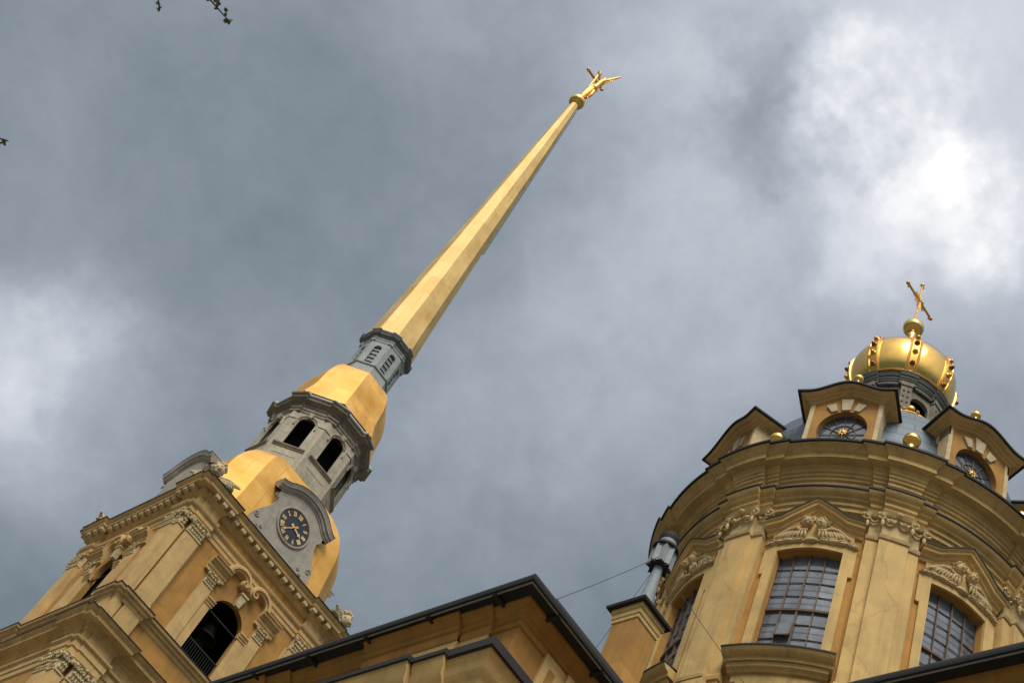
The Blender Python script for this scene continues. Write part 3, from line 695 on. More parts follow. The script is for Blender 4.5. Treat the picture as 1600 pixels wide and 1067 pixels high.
# =================================================================== bells in the belfry
def bell(loc, sc_, label):
    b = thing('bell', label, 'bell', loc)
    mb = MB(); mb.lathe([(r_ * sc_, z * sc_) for r_, z in ((.10, .02), (.30, 0), (.42, -.10), (.48, -.35), (.55, -.65), (.70, -.92), (.88, -1.12), (.90, -1.18), (.84, -1.18), (.62, -.95), (.45, -.5), (.1, -.1))], 28, cap=False)
    mb.build('bell_body', 'bronze', b)
    mb = MB(); mb.ball((0, 0, -1.12 * sc_), .14 * sc_, 10); mb.tube([(0, 0, -.1 * sc_), (0, 0, -1.1 * sc_)], .04 * sc_, 6); mb.build('clapper', 'iron', b)
    mb = MB(); mb.tube([(-.3 * sc_, 0, 0), (-.2 * sc_, 0, .28 * sc_), (.2 * sc_, 0, .28 * sc_), (.3 * sc_, 0, 0)], .07 * sc_, 8); mb.box(-.9, .9, -.12, .12, .28 * sc_, .28 * sc_ + .3); mb.build('yoke', 'dark', b)
    return b
bell((.22, -3.15, 42.2), .80, 'dark bronze bell hanging in the arched opening below the clock')

# =================================================================== cherub sculptures on the tower cornice
def cherub_group(loc, face, label):
    o = thing('cherub_sculpture', label, 'sculpture', loc, 'winged cherub heads on the tower cornice corners')
    f = Vector((face[0], face[1], 0)).normalized(); t = Vector((-f.y, f.x, 0))
    mb = MB(); cherub_head(mb, f * .10 + Vector((0, 0, .62)), .40, f); mb.build('head', 'pale', o)
    for s_ in (-1, 1):
        mb = MB(); wing(mb, t * s_ * .28 + Vector((0, 0, .25)), t * s_ * 1.25 - f * .25 + Vector((0, 0, .35)), (0, 0, 1), 6, .07); mb.build('wing', 'pale', o)
    mb = MB()
    for k in range(9): mb.ball(t * (-.9 + .225 * k) - f * (.1 + .22 * abs(k - 4) / 4) + Vector((0, 0, .10)), .24, 10, (1.2, 1, .7), lump=.3)
    mb.build('cloud_base', 'pale', o)
    return o
cherub_group((-5.25, -5.2, 46.5), (-1, -1), 'pale winged cherub head on the near tower corner left of the clock')
cherub_group((5.25, -5.2, 46.5), (1, -1), 'pale cherub sculpture on the right tower corner just above the dark eave')
cherub_group((-5.35, 4.9, 46.5), (-1, 1), 'small pale sculpture on the far left tip of the tower cornice')

# =================================================================== DOMED DRUM (its own axis)
DY = -41.365
DR = thing('domed_drum', 'round yellow drum tower with tall windows, dormers and gilded crown cupola', 'dome tower', (0, DY, 0))
def cp(a, r_, z): return (r_ * sin(R(a)), -r_ * cos(R(a)), z)     # a = degrees round from -y
def strip(mb, a0, a1, rows, n=8, cap=True):
    A = [a0 + (a1 - a0) * k / n for k in range(n + 1)]
    mb.grid([[cp(a, r_, z) for a in A] for r_, z in rows])
    if cap:
        mb.poly([cp(a0, r_, z) for r_, z in rows]); mb.poly([cp(a1, r_, z) for r_, z in rows][::-1])
def curtain(mb, angs, zlo, zhi, r_, rin, ends=True):
    lo = [cp(a, r_, zlo(a)) for a in angs]; hi = [cp(a, r_, zhi(a)) for a in angs]
    lo2 = [cp(a, rin, zlo(a)) for a in angs]; hi2 = [cp(a, rin, zhi(a)) for a in angs]
    mb.grid([lo2, lo, hi, hi2])
    if ends:
        mb.poly([lo2[0], lo[0], hi[0], hi2[0]]); mb.poly([lo2[-1], hi2[-1], hi[-1], lo[-1]])
def lin(a0, a1, n): return [a0 + (a1 - a0) * k / n for k in range(n + 1)]
WC = 4.65; WA = 9.6
def arcz(a): return 26.80 + .09 * cos(min(abs(a) / WA, 1) * pi / 2)
ZB = 23.15
PED = [(-14.2, 27.66), (-9.3, 27.74), (0, 28.36), (9.3, 27.74), (14.2, 27.66)]
def pedz(a):
    for (a0, z0), (a1, z1) in zip(PED, PED[1:]):
        if a0 <= a <= a1: return z0 + (z1 - z0) * (a - a0) / (a1 - a0)
    return PED[0][1]
# drum wall, one piece all round with eight openings
mb = MB()
for k in range(8):
    ph = 22.5 + 45 * k
    t_ = MB()
    curtain(t_, lin(-WA, WA, 10), lambda a: 19.0, lambda a: ZB, WC, 4.35, False)
    curtain(t_, lin(-WA, WA, 10), arcz, lambda a: 28.4, WC, 4.35, False)
    curtain(t_, lin(WA, 45 - WA, 14), lambda a: 19.0, lambda a: 28.4, WC, 4.35, False)
    for s_ in (-1, 1): t_.poly([cp(s_ * WA, WC, ZB), cp(s_ * WA, 4.35, ZB), cp(s_ * WA, 4.35, 26.8), cp(s_ * WA, WC, 26.8)])
    c_, s2 = cos(R(ph)), sin(R(ph)); mb.add([(x * c_ - y * s2, x * s2 + y * c_, z) for x, y, z in t_.v], t_.f)
mb.build('drum_wall', 'drumwall', DR)
mb = MB(); mb.lathe([(3.6, 19), (3.6, 29)], 32); mb.build('drum_shade_core', 'dark', DR)  # blackened cylinder painting in the unlit inside of the drum
# windows
def drum_window(first):
    w = MB()      # outer frame + muntins
    GR = 4.42
    for a in lin(-WA, WA, 4):
        wd = .042 if abs(a) < .1 else .024
        w.bar(cp(a, GR + .02, ZB), cp(a, GR + .02, arcz(a)), wd, .06, cp(a, 1, 0))
    zs = [23.55, 24.06, 24.52]; zt = [25.0]; zu = [25.46, 25.92, 26.38]
    for z in zs + zu:
        w.tube([cp(a, GR + .02, z) for a in lin(-WA, WA, 8)], .013, 5)
    wbars = w
    w = MB(); strip(w, -WA, WA, [(GR - .02, 24.93), (GR + .07, 24.935), (GR + .08, 24.99), (GR - .02, 25.0)]); w.build('transom', 'frame', first)
    w = wbars      # thin glazing bars inside each pane
    for i in range(4):
        for z0 in (23.3, 23.8, 24.29, 25.23, 25.69, 26.15, 26.58):
            aa = -WA + (i + .5) * WA / 2
            w.tube([cp(a, GR + .008, z0) for a in lin(aa - WA / 4, aa + WA / 4, 2)], .004, 4)
    w.build('window_frame', 'frame', first)
    w = MB()
    rnd = random.Random(5)
    for i in range(4):
        for z0, z1 in ((23.1, 23.55), (23.55, 24.06), (24.06, 24.52), (24.52, 24.95), (25.0, 25.46), (25.46, 25.92), (25.92, 26.38), (26.38, 27.0)):
            a0 = -WA + i * WA / 2; a1 = a0 + WA / 2; j1, j2 = rnd.uniform(-.006, .006), rnd.uniform(-.006, .006)
            w.add([cp(a0, GR + j1, z0), cp(a1, GR + j2, z0), cp(a1, GR - j1, z1), cp(a0, GR - j2, z1)], [(0, 1, 2, 3)])
    w.build('pane', 'glass', first, smooth=0)
    w = MB(); w.add([cp(-4.6, 4.48, 24.50), cp(-.3, 4.50, 24.50), cp(-.3, 4.55, 24.08), cp(-4.6, 4.54, 24.08)], [(0, 1, 2, 3)])
    w.build('open_pane', 'glass', first, smooth=0)
    w = MB()
    for p, q in (((-4.6, 4.54, 24.08), (-.3, 4.55, 24.08)), ((-4.6, 4.48, 24.5), (-4.6, 4.54, 24.08)), ((-.3, 4.50, 24.5), (-.3, 4.55, 24.08))): w.bar(cp(*p), cp(*q), .035, .035)
    w.build('casement', 'frame', first)
w0 = None
for k in range(8):
    ph = R(-67.5 + 45 * k)
    if w0 is None:
        # the surround is the part; frame, panes and bars hang from it
        mb = MB()
        curtain(mb, lin(-12.3, -WA - .05, 2), lambda a: ZB - .2, lambda a: 26.0, WC + .07, WC - .02)
        curtain(mb, lin(WA + .05, 12.3, 2), lambda a: ZB - .2, lambda a: 26.0, WC + .07, WC - .02)
        curtain(mb, lin(-13.5, -WA - .05, 3), lambda a: 26.0, lambda a: 27.1, WC + .07, WC - .02)
        curtain(mb, lin(WA + .05, 13.5, 3), lambda a: 26.0, lambda a: 27.1, WC + .07, WC - .02)
        curtain(mb, lin(-12.0, -WA - .05, 2), lambda a: 27.1, lambda a: pedz(a) - .05, WC + .06, WC - .02)
        curtain(mb, lin(WA + .05, 12.0, 2), lambda a: 27.1, lambda a: pedz(a) - .05, WC + .06, WC - .02)
        curtain(mb, lin(-WA - .05, WA + .05, 14), lambda a: arcz(a) + .0, lambda a: pedz(a) - .05, WC + .06, WC - .02)
        w0 = mb.build('window_surround', 'drumtrim', DR, ph)
        drum_window(w0)
    else:
        copy_under(w0, DR, ph)
# window sills on aprons
mb = MB()
strip(mb, -10.6, 10.6, [(WC - .02, 22.05), (WC + .09, 22.06), (WC + .09, 22.85), (WC - .02, 22.86)], 8)
strip(mb, -12.2, 12.2, [(WC - .02, 22.42), (WC + .085, 22.43), (WC + .085, 22.85), (WC - .02, 22.86)], 8)
strip(mb, -13.2, 13.2, [(WC - .02, 22.62), (WC + .16, 22.64), (WC + .20, 22.70), (WC + .26, 22.72), (WC + .28, 22.78), (WC + .30, 22.80), (WC - .02, 22.82)], 10)
strip(mb, -14.0, 14.0, [(WC - .02, 22.80), (WC + .34, 22.82), (WC + .36, 22.90), (WC + .46, 22.94), (WC + .52, 23.02), (WC + .54, 23.06), (WC - .02, 23.08)], 10)
s0 = mb.build('window_sill', 'drumtrim', DR, R(-67.5))
mb = MB(); strip(mb, -14.1, 14.1, [(WC + .50, 23.055), (WC + .56, 23.06), (WC + .56, 23.10), (WC - .02, 23.16)], 10); mb.build('sill_flashing', 'flash', s0)
for k in range(1, 8): copy_under(s0, DR, R(-67.5 + 45 * k))
# pediments
mb = MB()
PA = [(-14.2, 27.66)] + [(a, pedz(a)) for a in lin(-9.3, 0, 6)] + [(a, pedz(a)) for a in lin(0, 9.3, 6)[1:]] + [(14.2, 27.66)]
sec = [(WC - .02, -.30), (WC + .07, -.28), (WC + .09, -.21), (WC + .15, -.18), (WC + .17, -.12), (WC + .27, -.09), (WC + .28, -.02), (WC + .34, .01), (WC + .35, .04), (WC - .02, .05)]
rows = [[cp(a, r_, z + dz) for r_, dz in sec] for a, z in PA]
mb.grid(rows); mb.poly(rows[0]); mb.poly(rows[-1][::-1]); pd = mb.build('pediment', 'drumtrim', DR, R(-67.5))
mb = MB(); rows = [[cp(a, r_, z + dz) for r_, dz in ((WC + .32, .038), (WC + .37, .04), (WC + .375, .085), (WC - .02, .11))] for a, z in PA]
mb.grid(rows); mb.poly(rows[0]); mb.poly(rows[-1][::-1]); mb.build('pediment_flashing', 'flash', pd)
for k in range(1, 8): copy_under(pd, DR, R(-67.5 + 45 * k))
# cherub reliefs above the windows
mb = MB(); RR = WC + .08
def rp(t, z, o=0.0): return Vector((t, -(sqrt(max(0, (RR + o) ** 2 - t * t))), z))
for cx, cz, fx in ((-.17, 27.66, .30), (.18, 27.61, -.45)):
    cherub_head(mb, rp(cx, cz, .10), .15, (fx, -1))
def feather(p, q, w, th):
    ax = (q - p); L = ax.length; d = ax.normalized(); n_ = Vector((0, -1, 0)); t = d.cross(n_).normalized(); n_ = t.cross(d)
    mb.ball((p + q) / 2, 1.0, 8, (L * .56, w, th), Matrix((d, t, n_)).transposed())
for s_ in (-1, 1):
    # one raised wing and one folded wing per cherub: arched leading edge with overlapping feathers below it
    mb.tube([rp(s_ * .26, 27.40, .08), rp(s_ * .42, 27.49, .07), rp(s_ * .60, 27.47, .05), rp(s_ * .80, 27.34, .03), rp(s_ * .92, 27.22, .01)], [.035, .05, .045, .035, .015], 8)
    for k in range(6):
        q = k / 5; feather(rp(s_ * (.40 + .34 * q), 27.46 - .12 * q * q, .05), rp(s_ * (.50 + .44 * q), 27.22 - .02 * q, .02 + .015 * (k % 2)), .040, .03)
    mb.tube([rp(s_ * .12, 27.40, .09), rp(s_ * .26, 27.38, .10), rp(s_ * .40, 27.27, .08)], [.04, .045, .02], 8)
    for k in range(4):
        q = k / 3; feather(rp(s_ * (.18 + .20 * q), 27.38 - .04 * q, .11), rp(s_ * (.16 + .30 * q), 27.16, .08), .035, .03)
    for x, z, r_ in ((.30, 27.10, .10), (.52, 27.09, .12), (.74, 27.07, .11), (.95, 27.03, .10), (1.06, 26.97, .06)):
        mb.ball(rp(s_ * x, z, .0), r_, 12, (1.5, .75, .62))
        mb.tube([rp(s_ * (x + r_ * 1.15 * cos(a) * (1 - j / 18)), z + .015 + r_ * .62 * sin(a) * (1 - j / 18), .065) for j, a in ((j, .4 + j * .5) for j in range(14))], .018, 5)
for k in range(13):
    a = R(20 + 11.7 * k); ln = .36 + .09 * (k % 2)
    p = rp(0.02 + .22 * cos(a), 27.60 + .22 * sin(a), .01); q = rp(.02 + ln * cos(a) * 1.05, 27.60 + ln * sin(a) * .95, .01)
    mb.tube([p, p.lerp(q, .6), q], [.03, .05, .008], 6)
mb.ball(rp(0, 27.10, .02), .11, 10, (1.6, .8, .7))
rl = mb.build('cherub_relief', 'relief', DR, R(-67.5))
for k in range(1, 8): copy_under(rl, DR, R(-67.5 + 45 * k))
# pilasters with composite capitals
mb = MB()
curtain(mb, lin(-4.05, 4.05, 5), lambda a: 20.0, lambda a: 27.35, 4.96, WC - .05)
for s_ in (-1, 1):
    curtain(mb, lin(*sorted((s_ * 4.05, s_ * 7.5)), 3), lambda a: 20.0, lambda a: 27.32, 4.84, WC - .05)
    strip(mb, *sorted((s_ * 4.05, s_ * 7.9)), [(WC, 22.40), (4.90, 22.41), (4.92, 22.50), (4.87, 22.56), (4.84, 22.62)], 3)
strip(mb, -4.3, 4.3, [(WC, 22.40), (5.03, 22.41), (5.05, 22.50), (5.0, 22.56), (4.96, 22.62)], 5)
curtain(mb, lin(-4.5, 4.5, 5), lambda a: 20.0, lambda a: 22.40, 5.01, WC - .05)
p0 = mb.build('pilaster', 'drumtrim', DR, R(-45))
mb = MB(); t_ = MB()
strip(t_, -4.25, 4.25, [(WC, 27.32), (5.0, 27.33), (5.02, 27.38), (4.98, 27.41), (5.0, 27.46), (4.9, 27.5)], 5)
for s_ in (-1, 1): strip(t_, *sorted((s_ * 4.25, s_ * 7.7)), [(WC, 27.30), (4.88, 27.31), (4.90, 27.36), (4.86, 27.39), (4.88, 27.44), (4.8, 27.48)], 3)
curtain(t_, lin(-3.9, 3.9, 5), lambda a: 27.45, lambda a: 28.12, 4.92, WC - .05)
curtain(t_, lin(-7.3, 7.3, 5), lambda a: 27.43, lambda a: 28.10, 4.80, WC - .05)
for a, r_, s_ in ((-4.3, 5.03, -1), (4.3, 5.03, 1), (-8.3, 4.92, -1), (8.3, 4.92, 1)):
    c = Vector(cp(a, r_, 28.02)); tv = Vector((cos(R(a)), sin(R(a)), 0))
    t_.tube([c + tv * (.15 * (1 - j / 15) * cos(aa)) * s_ + Vector((0, 0, .15 * (1 - j / 15) * sin(aa))) + Vector(cp(a, .05 * j / 12, 0)) for j, aa in ((j, 2.2 - j * .62) for j in range(13))], .036, 6)
    t_.ball(c + Vector(cp(a, .05, 0)), .045, 8)
for s_ in (-1, 1):
    t_.tube([cp(s_ * (3.6 - 3.2 * q), 4.99 + .03 * sin(pi * q), 28.04 - .13 * sin(pi * q)) for q in lin(0, 1, 9)], [.03 + .035 * sin(pi * q) for q in lin(0, 1, 9)], 7)
    t_.ball(cp(s_ * 4.1, 5.06, 27.78), .5, 8, (.10, .09, .26)); t_.ball(cp(s_ * 8.0, 4.93, 27.78), .5, 8, (.10, .09, .24))
    t_.tube([cp(s_ * (5.0 + 2.6 * q), 4.87, 28.02 - .08 * sin(pi * q)) for q in lin(0, 1, 7)], .035, 6)
for q in (-1.9, 1.9): t_.ball(cp(q, 5.05, 27.92), .06, 8, lump=.3)
t_.ball(cp(0, 5.08, 28.17), .085, 10, lump=.3)
strip(t_, -4.6, 4.6, [(WC, 28.10), (5.02, 28.12), (5.06, 28.18), (5.10, 28.24), (WC, 28.26)], 6)
for s_ in (-1, 1): strip(t_, *sorted((s_ * 4.6, s_ * 8.6)), [(WC, 28.10), (4.90, 28.12), (4.94, 28.18), (4.98, 28.24), (WC, 28.26)], 3)
mb.add(t_.v, t_.f); mb.build('capital', 'relief', p0)
for k in range(1, 8): copy_under(p0, DR, R(-45 + 45 * k))
# entablature, broken forward over the pilasters
def interp(x, T):
    if x <= T[0][0]: return T[0][1]
    for (a, b), (c, d) in zip(T, T[1:]):
        if x <= c: return b + (d - b) * (x - a) / (c - a)
    return T[-1][1]
TM = [(4.95, .36), (5.2, .44), (5.46, .54), (5.9, .90)]; TH = [(4.85, .64), (5.0, .76), (5.25, .88), (5.8, 1.42)]
def broken(rows):
    out_ = []
    for rw, z in rows:
        k_ = min(1, max(0, (5.65 - rw) / .75)); rm = rw + .13 + .13 * k_; rh = rw + .06 + .05 * k_
        am = math.degrees(interp(rm, TM) / rm); ah = math.degrees(interp(rh, TH) / rh)
        ring = []
        for q in range(8):
            c0 = 45 * q
            ring += [cp(c0 + a, rw, z) for a in lin(-22.5, -ah, 5)] + [cp(c0 + a, rh, z) for a in lin(-ah, -am, 2)] + [cp(c0 + a, rm, z) for a in lin(-am, am, 6)] + [cp(c0 + a, rh, z) for a in lin(am, ah, 2)] + [cp(c0 + a, rw, z) for a in lin(ah, 22.5, 5)[:-1]]
        out_.append(ring)
    mb = MB(); mb.grid(out_, True); return mb
broken([(4.64, 28.22), (4.76, 28.28), (4.76, 28.40), (4.82, 28.43), (4.82, 28.55), (4.90, 28.58), (4.92, 28.63), (5.0, 28.67), (5.06, 28.74), (5.08, 28.78)]).build('architrave', 'drumtrim', DR)
broken([(5.078, 28.775), (5.11, 28.79), (5.11, 28.84), (4.8, 28.92)]).build('architrave_flashing', 'flash', DR)
broken([(4.82, 28.86), (4.82, 29.10), (4.88, 29.13), (4.88, 29.22), (4.94, 29.25), (4.95, 29.32), (5.0, 29.34), (5.0, 29.42), (5.05, 29.44), (5.07, 29.51), (5.12, 29.54), (5.12, 29.62), (5.36, 29.64), (5.36, 29.80), (5.41, 29.82), (5.44, 29.87), (5.52, 29.91), (5.60, 29.97)]).build('cornice', 'drumtrim', DR)
broken([(5.595, 29.965), (5.65, 29.97), (5.66, 30.03), (5.58, 30.06), (4.4, 30.6)]).build('cornice_flashing', 'flash', DR)
# dome of tin
dome_prof = [(4.38, 30.4), (4.38, 31.2), (4.36, 32.0), (4.24, 32.9), (3.98, 33.8), (3.6, 34.45), (3.12, 35.05), (2.6, 35.58), (2.1, 36.0), (1.6, 36.3), (1.2, 36.45)]
mb = MB(); mb.lathe(dome_prof, 64, cap=False); mb.build('dome_roof', 'tin', DR)
def dome_r(z):
    for (r0, z0), (r1, z1) in zip(dome_prof, dome_prof[1:]):
        if z0 <= z <= z1: return r0 + (r1 - r0) * (z - z0) / (z1 - z0)
    return 1.2
# dormers
def dormer():
    FR = 4.68; HW = .95
    ow, oh, oz = .67, .82, 31.75
    ell = [(ow * cos(2 * pi * k / 32), oz + oh * sin(2 * pi * k / 32)) for k in range(32)]
    def ztop(x): return 32.84 + .40 * (max(0, cos(min(abs(x) / 1.05, 1) * pi) * .5 + .5)) ** 1.0
    mb = MB(); rows_in = []; rows_out = []
    for k in range(33):
        a = 2 * pi * k / 32; ex, ez = ow * cos(a), oz + oh * sin(a)
        t = min((HW) / max(abs(cos(a)), 1e-4), 1.6 / max(abs(sin(a)), 1e-4)); x = max(-HW, min(HW, cos(a) * t)); z = oz + sin(a) * t
        z = max(30.2, min(z, ztop(x) + .02))
        if sin(a) > .58: z = ztop(x) + .02
        rows_in.append((ex, -FR, ez)); rows_out.append((x, -FR, z))
    mb.grid([rows_in, rows_out])
    mb.grid([[(x, -FR, z) for x, z in ell + ell[:1]], [(x, -FR + .22, z) for x, z in ell + ell[:1]]])
    xs = lin(-HW, HW, 16)
    for s_ in (-1, 1): mb.poly([(s_ * HW, -FR, 30.2), (s_ * HW, -FR, ztop(HW)), (s_ * HW, -2.6, ztop(HW)), (s_ * HW, -2.6, 30.2)])
    d0 = mb.build('dormer', 'ochre', DR, R(-67.5))
    mb = MB()
    for s_ in (-1, 1):
        xa, xb = sorted((s_ * .86, s_ * (HW + .03))); mb.box(xa, xb, -FR - .03, -FR + .4, 30.2, 32.86)
        xa, xb = sorted((s_ * (HW - .01), s_ * (HW + .03))); mb.box(xa, xb, -FR - .03, -2.8, 32.5, 32.86)
    mb.build('dormer_edge', 'pale', d0)
    # cornice: goes across the front and back along the sides
    sec = [(.0, .0), (.07, .02), (.08, .06), (.15, .08), (.17, .12), (.27, .14), (.29, .19), (.34, .22)]
    mb = MB(); rows = []
    for u, dz in sec:
        ring = [(-HW - u, -2.6, ztop(HW) + dz), (-HW - u, -FR - u, ztop(HW) + dz)] + [(x, -FR - u, ztop(x) + dz) for x in lin(-HW - u, HW + u, 30)[1:-1]] + [(HW + u, -FR - u, ztop(HW) + dz), (HW + u, -2.6, ztop(HW) + dz)]
        rows.append(ring)
    mb.grid(rows); mb.build('dormer_cornice', 'cream', d0)
    mb = MB(); E = HW + .40; rows = []
    for y in (-FR - .40, -2.4):
        rows.append([(x, y, ztop(x) + .215) for x in lin(-E, E, 30)])
    rows2 = [[(x, y, z + .06) for x, y, z in r_] for r_ in rows]
    mb.grid(rows); mb.grid(rows2); mb.grid([rows[0], rows2[0]])
    mb.poly([rows[0][0], rows2[0][0], rows2[1][0], rows[1][0]]); mb.poly([rows[0][-1], rows2[0][-1], rows2[1][-1], rows[1][-1]])
    mb.build('dormer_roof', 'flash', d0)
    mb = MB()
    for a0, h0, h1, w0_, w1_ in ((0, .03, .50, .11, .17), (-24, .05, .36, .085, .13), (24, .05, .36, .085, .13)):
        a = R(a0); d = Vector((sin(a), 0, cos(a))); t = Vector((cos(a), 0, -sin(a))); rr = oh * .98
        b = Vector((d.x * ow * 1.0, 0, oz + d.z * oh)); bb = b + d * h0; tt = b + d * h1
        def q(p, w, y): return [(p.x - t.x * w, y, p.z - t.z * w), (p.x + t.x * w, y, p.z + t.z * w)]
        o1 = q(bb, w0_, -FR - .05) + q(bb, w0_, -FR + .02)[::-1]; o2 = q(tt, w1_, -FR - .07) + q(tt, w1_, -FR + .02)[::-1]
        mb.hexa(o1, o2)
    mb.build('keystone', 'keyst', d0)
    mb = MB(); gy = -FR + .19
    mb.poly([(x, gy, z) for x, z in ell]); mb.build('dormer_glass', 'glassd', d0)
    mb = MB()
    for k in range(12):
        a = 2 * pi * k / 12; mb.tube([(.06 * cos(a), gy - .02, oz + .06 * sin(a)), (ow * cos(a), gy - .02, oz + oh * sin(a))], .013, 5)
    for f_ in (.5, .98): mb.tube([(ow * f_ * cos(a), gy - .02, oz + oh * f_ * sin(a)) for a in lin(0, 2 * pi, 28)], .016 if f_ < .9 else .03, 5)
    mb.build('dormer_tracery', 'frame', d0)
    mb = MB(); st = []
    for k in range(16):
        a = 2 * pi * k / 16 + pi / 16 * 0; r_ = .155 if k % 2 == 0 else .075; st.append((r_ * cos(a), oz + .10 + r_ * sin(a)))
    mb.prism(st, lambda x, z: (x, gy - .05, z), lambda x, z: (x, gy - .03, z)); mb.ball((0, gy - .05, oz + .10), .06, 8, (1, .5, 1)); mb.build('star', 'goldbright', d0)
    mb = MB(); mb.lathe([(.07, 33.35), (.10, 33.48), (.16, 33.56), (.24, 33.72), (.27, 33.9), (.23, 34.08), (.12, 34.2), (.06, 34.26), (.06, 34.36), (.12, 34.42), (.145, 34.5), (.12, 34.58), (.05, 34.64), (.03, 34.72)], 20, (0, -4.35, .16)); mb.lathe([(.09, 33.2), (.08, 33.55)], 16, (0, -4.35, 0)); mb.build('finial', 'goldbright', d0)
    return d0
d0 = dormer()
for k in range(1, 8): copy_under(d0, DR, R(-67.5 + 45 * k))
# gilded knobs and cartouches on the dome between dormers
mb = MB(); mb.lathe([(.16, 30.7), (.15, 31.2), (.11, 31.45), (.12, 31.58), (.16, 31.62), (.25, 31.68), (.275, 31.77), (.25, 31.87), (.14, 31.94), (.02, 31.96)], 24, (0, -4.66, 0)); mb.v = [(x * .86, (y + 4.66) * .86 - 4.66, (z - 31.2) * .95 + 31.2) for x, y, z in mb.v]; kn = mb.build('gilded_knob', 'goldbright', DR, R(-45))
mb = MB(); rows = []
for i in range(13):
    t = -.62 + 1.24 * i / 12; hgt = .20 * sqrt(max(.02, 1 - (t / .64) ** 2)) * (1 + .25 * cos(9 * t))
    rows.append([(t, -sqrt(max(.1, (dome_r(34.95 + q * hgt)) ** 2 - t * t)) - .05 - .07 * (1 - q * q), 34.95 + q * hgt - .22 * (t / .62) ** 2) for q in (-1, -.6, 0, .6, 1)])
mb.grid(rows)
for s_ in (-1, 1): mb.ball((s_ * .19, -dome_r(34.9) - .12, 34.88), .07, 8)
mb.ball((0, -dome_r(34.9) - .12, 34.98), .12, 10, (1, .7, 1)); ca = mb.build('gilded_cartouche', 'goldorn', DR, R(-45))
for k in range(1, 8):
    copy_under(kn, DR, R(-45 + 45 * k)); copy_under(ca, DR, R(-45 + 45 * k))
# lantern under the crown
mb = MB()
for k in range(8):
    t_ = MB(); hw = 1.36 * math.tan(R(22.5)); arched_wall(t_, -hw, hw, 35.9, 39.2, .33, 37.15, 38.15, .33, -1.36, .14)
    c_, s2 = cos(R(22.5 + 45 * k)), sin(R(22.5 + 45 * k)); mb.add([(x * c_ - y * s2, x * s2 + y * c_, z) for x, y, z in t_.v], t_.f)
mb.build('cupola_lantern', 'stone_dark', DR)
mb = MB(); mb.lathe([(1.12, 36.0), (1.12, 39.0)], 32); mb.lathe([(.1, 38.62), (1.1, 38.63)], 20, cap=False); mb.build('lantern_shade_core', 'dark', DR)  # near-black fill, so the lantern openings are dark by colour
mb = MB(); mb.box(-.17, .17, -1.56, -1.36, 36.0, 38.8); mb.box(-.20, .20, -1.60, -1.36, 38.62, 38.8)
for i in range(6):
    for s_ in (-1, 1): mb.ball((s_ * .075, -1.565, 36.9 + i * .29), .045, 6)
lp = mb.build('lantern_pilaster', 'stone_dark', DR, R(-45))
for k in range(1, 8): copy_under(lp, DR, R(-45 + 45 * k))
def lrows(rows):
    out_ = []
    for rw, z in rows:
        ring = []
        for q in range(8):
            c0 = 45 * q
            ring += [cp(c0 + a, rw, z) for a in lin(-22.5, -10, 3)] + [cp(c0 + a, rw + .09, z) for a in lin(-10, 10, 4)] + [cp(c0 + a, rw, z) for a in lin(10, 22.5, 3)[:-1]]
        out_.append(ring)
    mb = MB(); mb.grid(out_, True); return mb
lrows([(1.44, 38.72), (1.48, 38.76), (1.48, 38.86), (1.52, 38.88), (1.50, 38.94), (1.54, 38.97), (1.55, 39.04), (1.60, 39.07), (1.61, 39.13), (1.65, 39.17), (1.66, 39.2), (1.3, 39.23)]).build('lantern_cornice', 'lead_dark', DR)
# gilded crown with eight studded ribs
mb = MB(); mb.lathe([(1.20, 39.21), (1.70, 39.215), (1.72, 39.25), (1.70, 39.29), (1.20, 39.31)], 56, cap=False); mb.build('crown_ring', 'goldorn', DR)
cprof = [(1.08, 39.22), (1.30, 39.38), (1.48, 39.62), (1.62, 39.95), (1.71, 40.32), (1.75, 40.68), (1.74, 41.0), (1.65, 41.28), (1.46, 41.50), (1.16, 41.68), (.8, 41.80), (.45, 41.88), (.25, 41.95), (.16, 42.2), (.2, 42.6), (.14, 42.8), (.20, 42.95), (.30, 43.05), (.20, 43.15), (.12, 43.4), (.10, 43.8), (.16, 43.95), (.12, 44.1)]
mb = MB(); mb.lathe(cprof, 64, cap=False); mb.build('crown_cupola', 'goldbright', DR, smooth=60)
rp_ = [(r_, z) for r_, z in cprof[:12]]
mb = MB(); rows = []
for i, (r_, z) in enumerate(rp_):
    wd = .20 * (.45 + .55 * min(1, r_ / 1.6))
    rows.append([(x, -(sqrt(max(.01, r_ ** 2 - x * x)) + o), z + (.02 if i > 8 else 0)) for x, o in ((-wd, -.02), (-wd, .05), (-wd * .72, .07), (-wd * .6, .035), (0, .05), (wd * .6, .035), (wd * .72, .07), (wd, .05), (wd, -.02))])
mb.grid(rows)
rb = mb.build('crown_rib', 'goldorn', DR, R(-45))
bosses = []
for i, (r_, z) in enumerate(((1.40, 39.52), (1.58, 39.88), (1.72, 40.36), (1.77, 40.8), (1.70, 41.2), (1.45, 41.54), (1.05, 41.75))):
    mb = MB(); mb.ball((0, -r_ - .03, z), .105, 10, (1, .6, 1)); mb.ball((0, -r_ - .08, z), .075, 10)
    mb.build('rib_stud', 'gem' if i % 2 else 'goldorn', rb)
for k in range(1, 8): copy_under(rb, DR, R(-45 + 45 * k))
mb = MB(); mb.ball((0, 0, 44.45), .365, 28); mb.build('crown_orb', 'goldbright', DR)
mb = MB(); mb.tube([(0, 0, 44.75), (0, 0, 47.45)], .038, 8); mb.tube([(-.84, -.02, 46.3), (.80, -.02, 46.3)], .045, 8)
for p in ((-.86, -.02, 46.3), (.82, -.02, 46.3), (0, 0, 47.48)): mb.ball(p, .075, 10)
for p in ((-.76, 0, 46.38), (-.76, 0, 46.22), (.72, 0, 46.38), (.72, 0, 46.22), (-.07, 0, 47.38), (.07, 0, 47.38)): mb.ball(p, .048, 8)
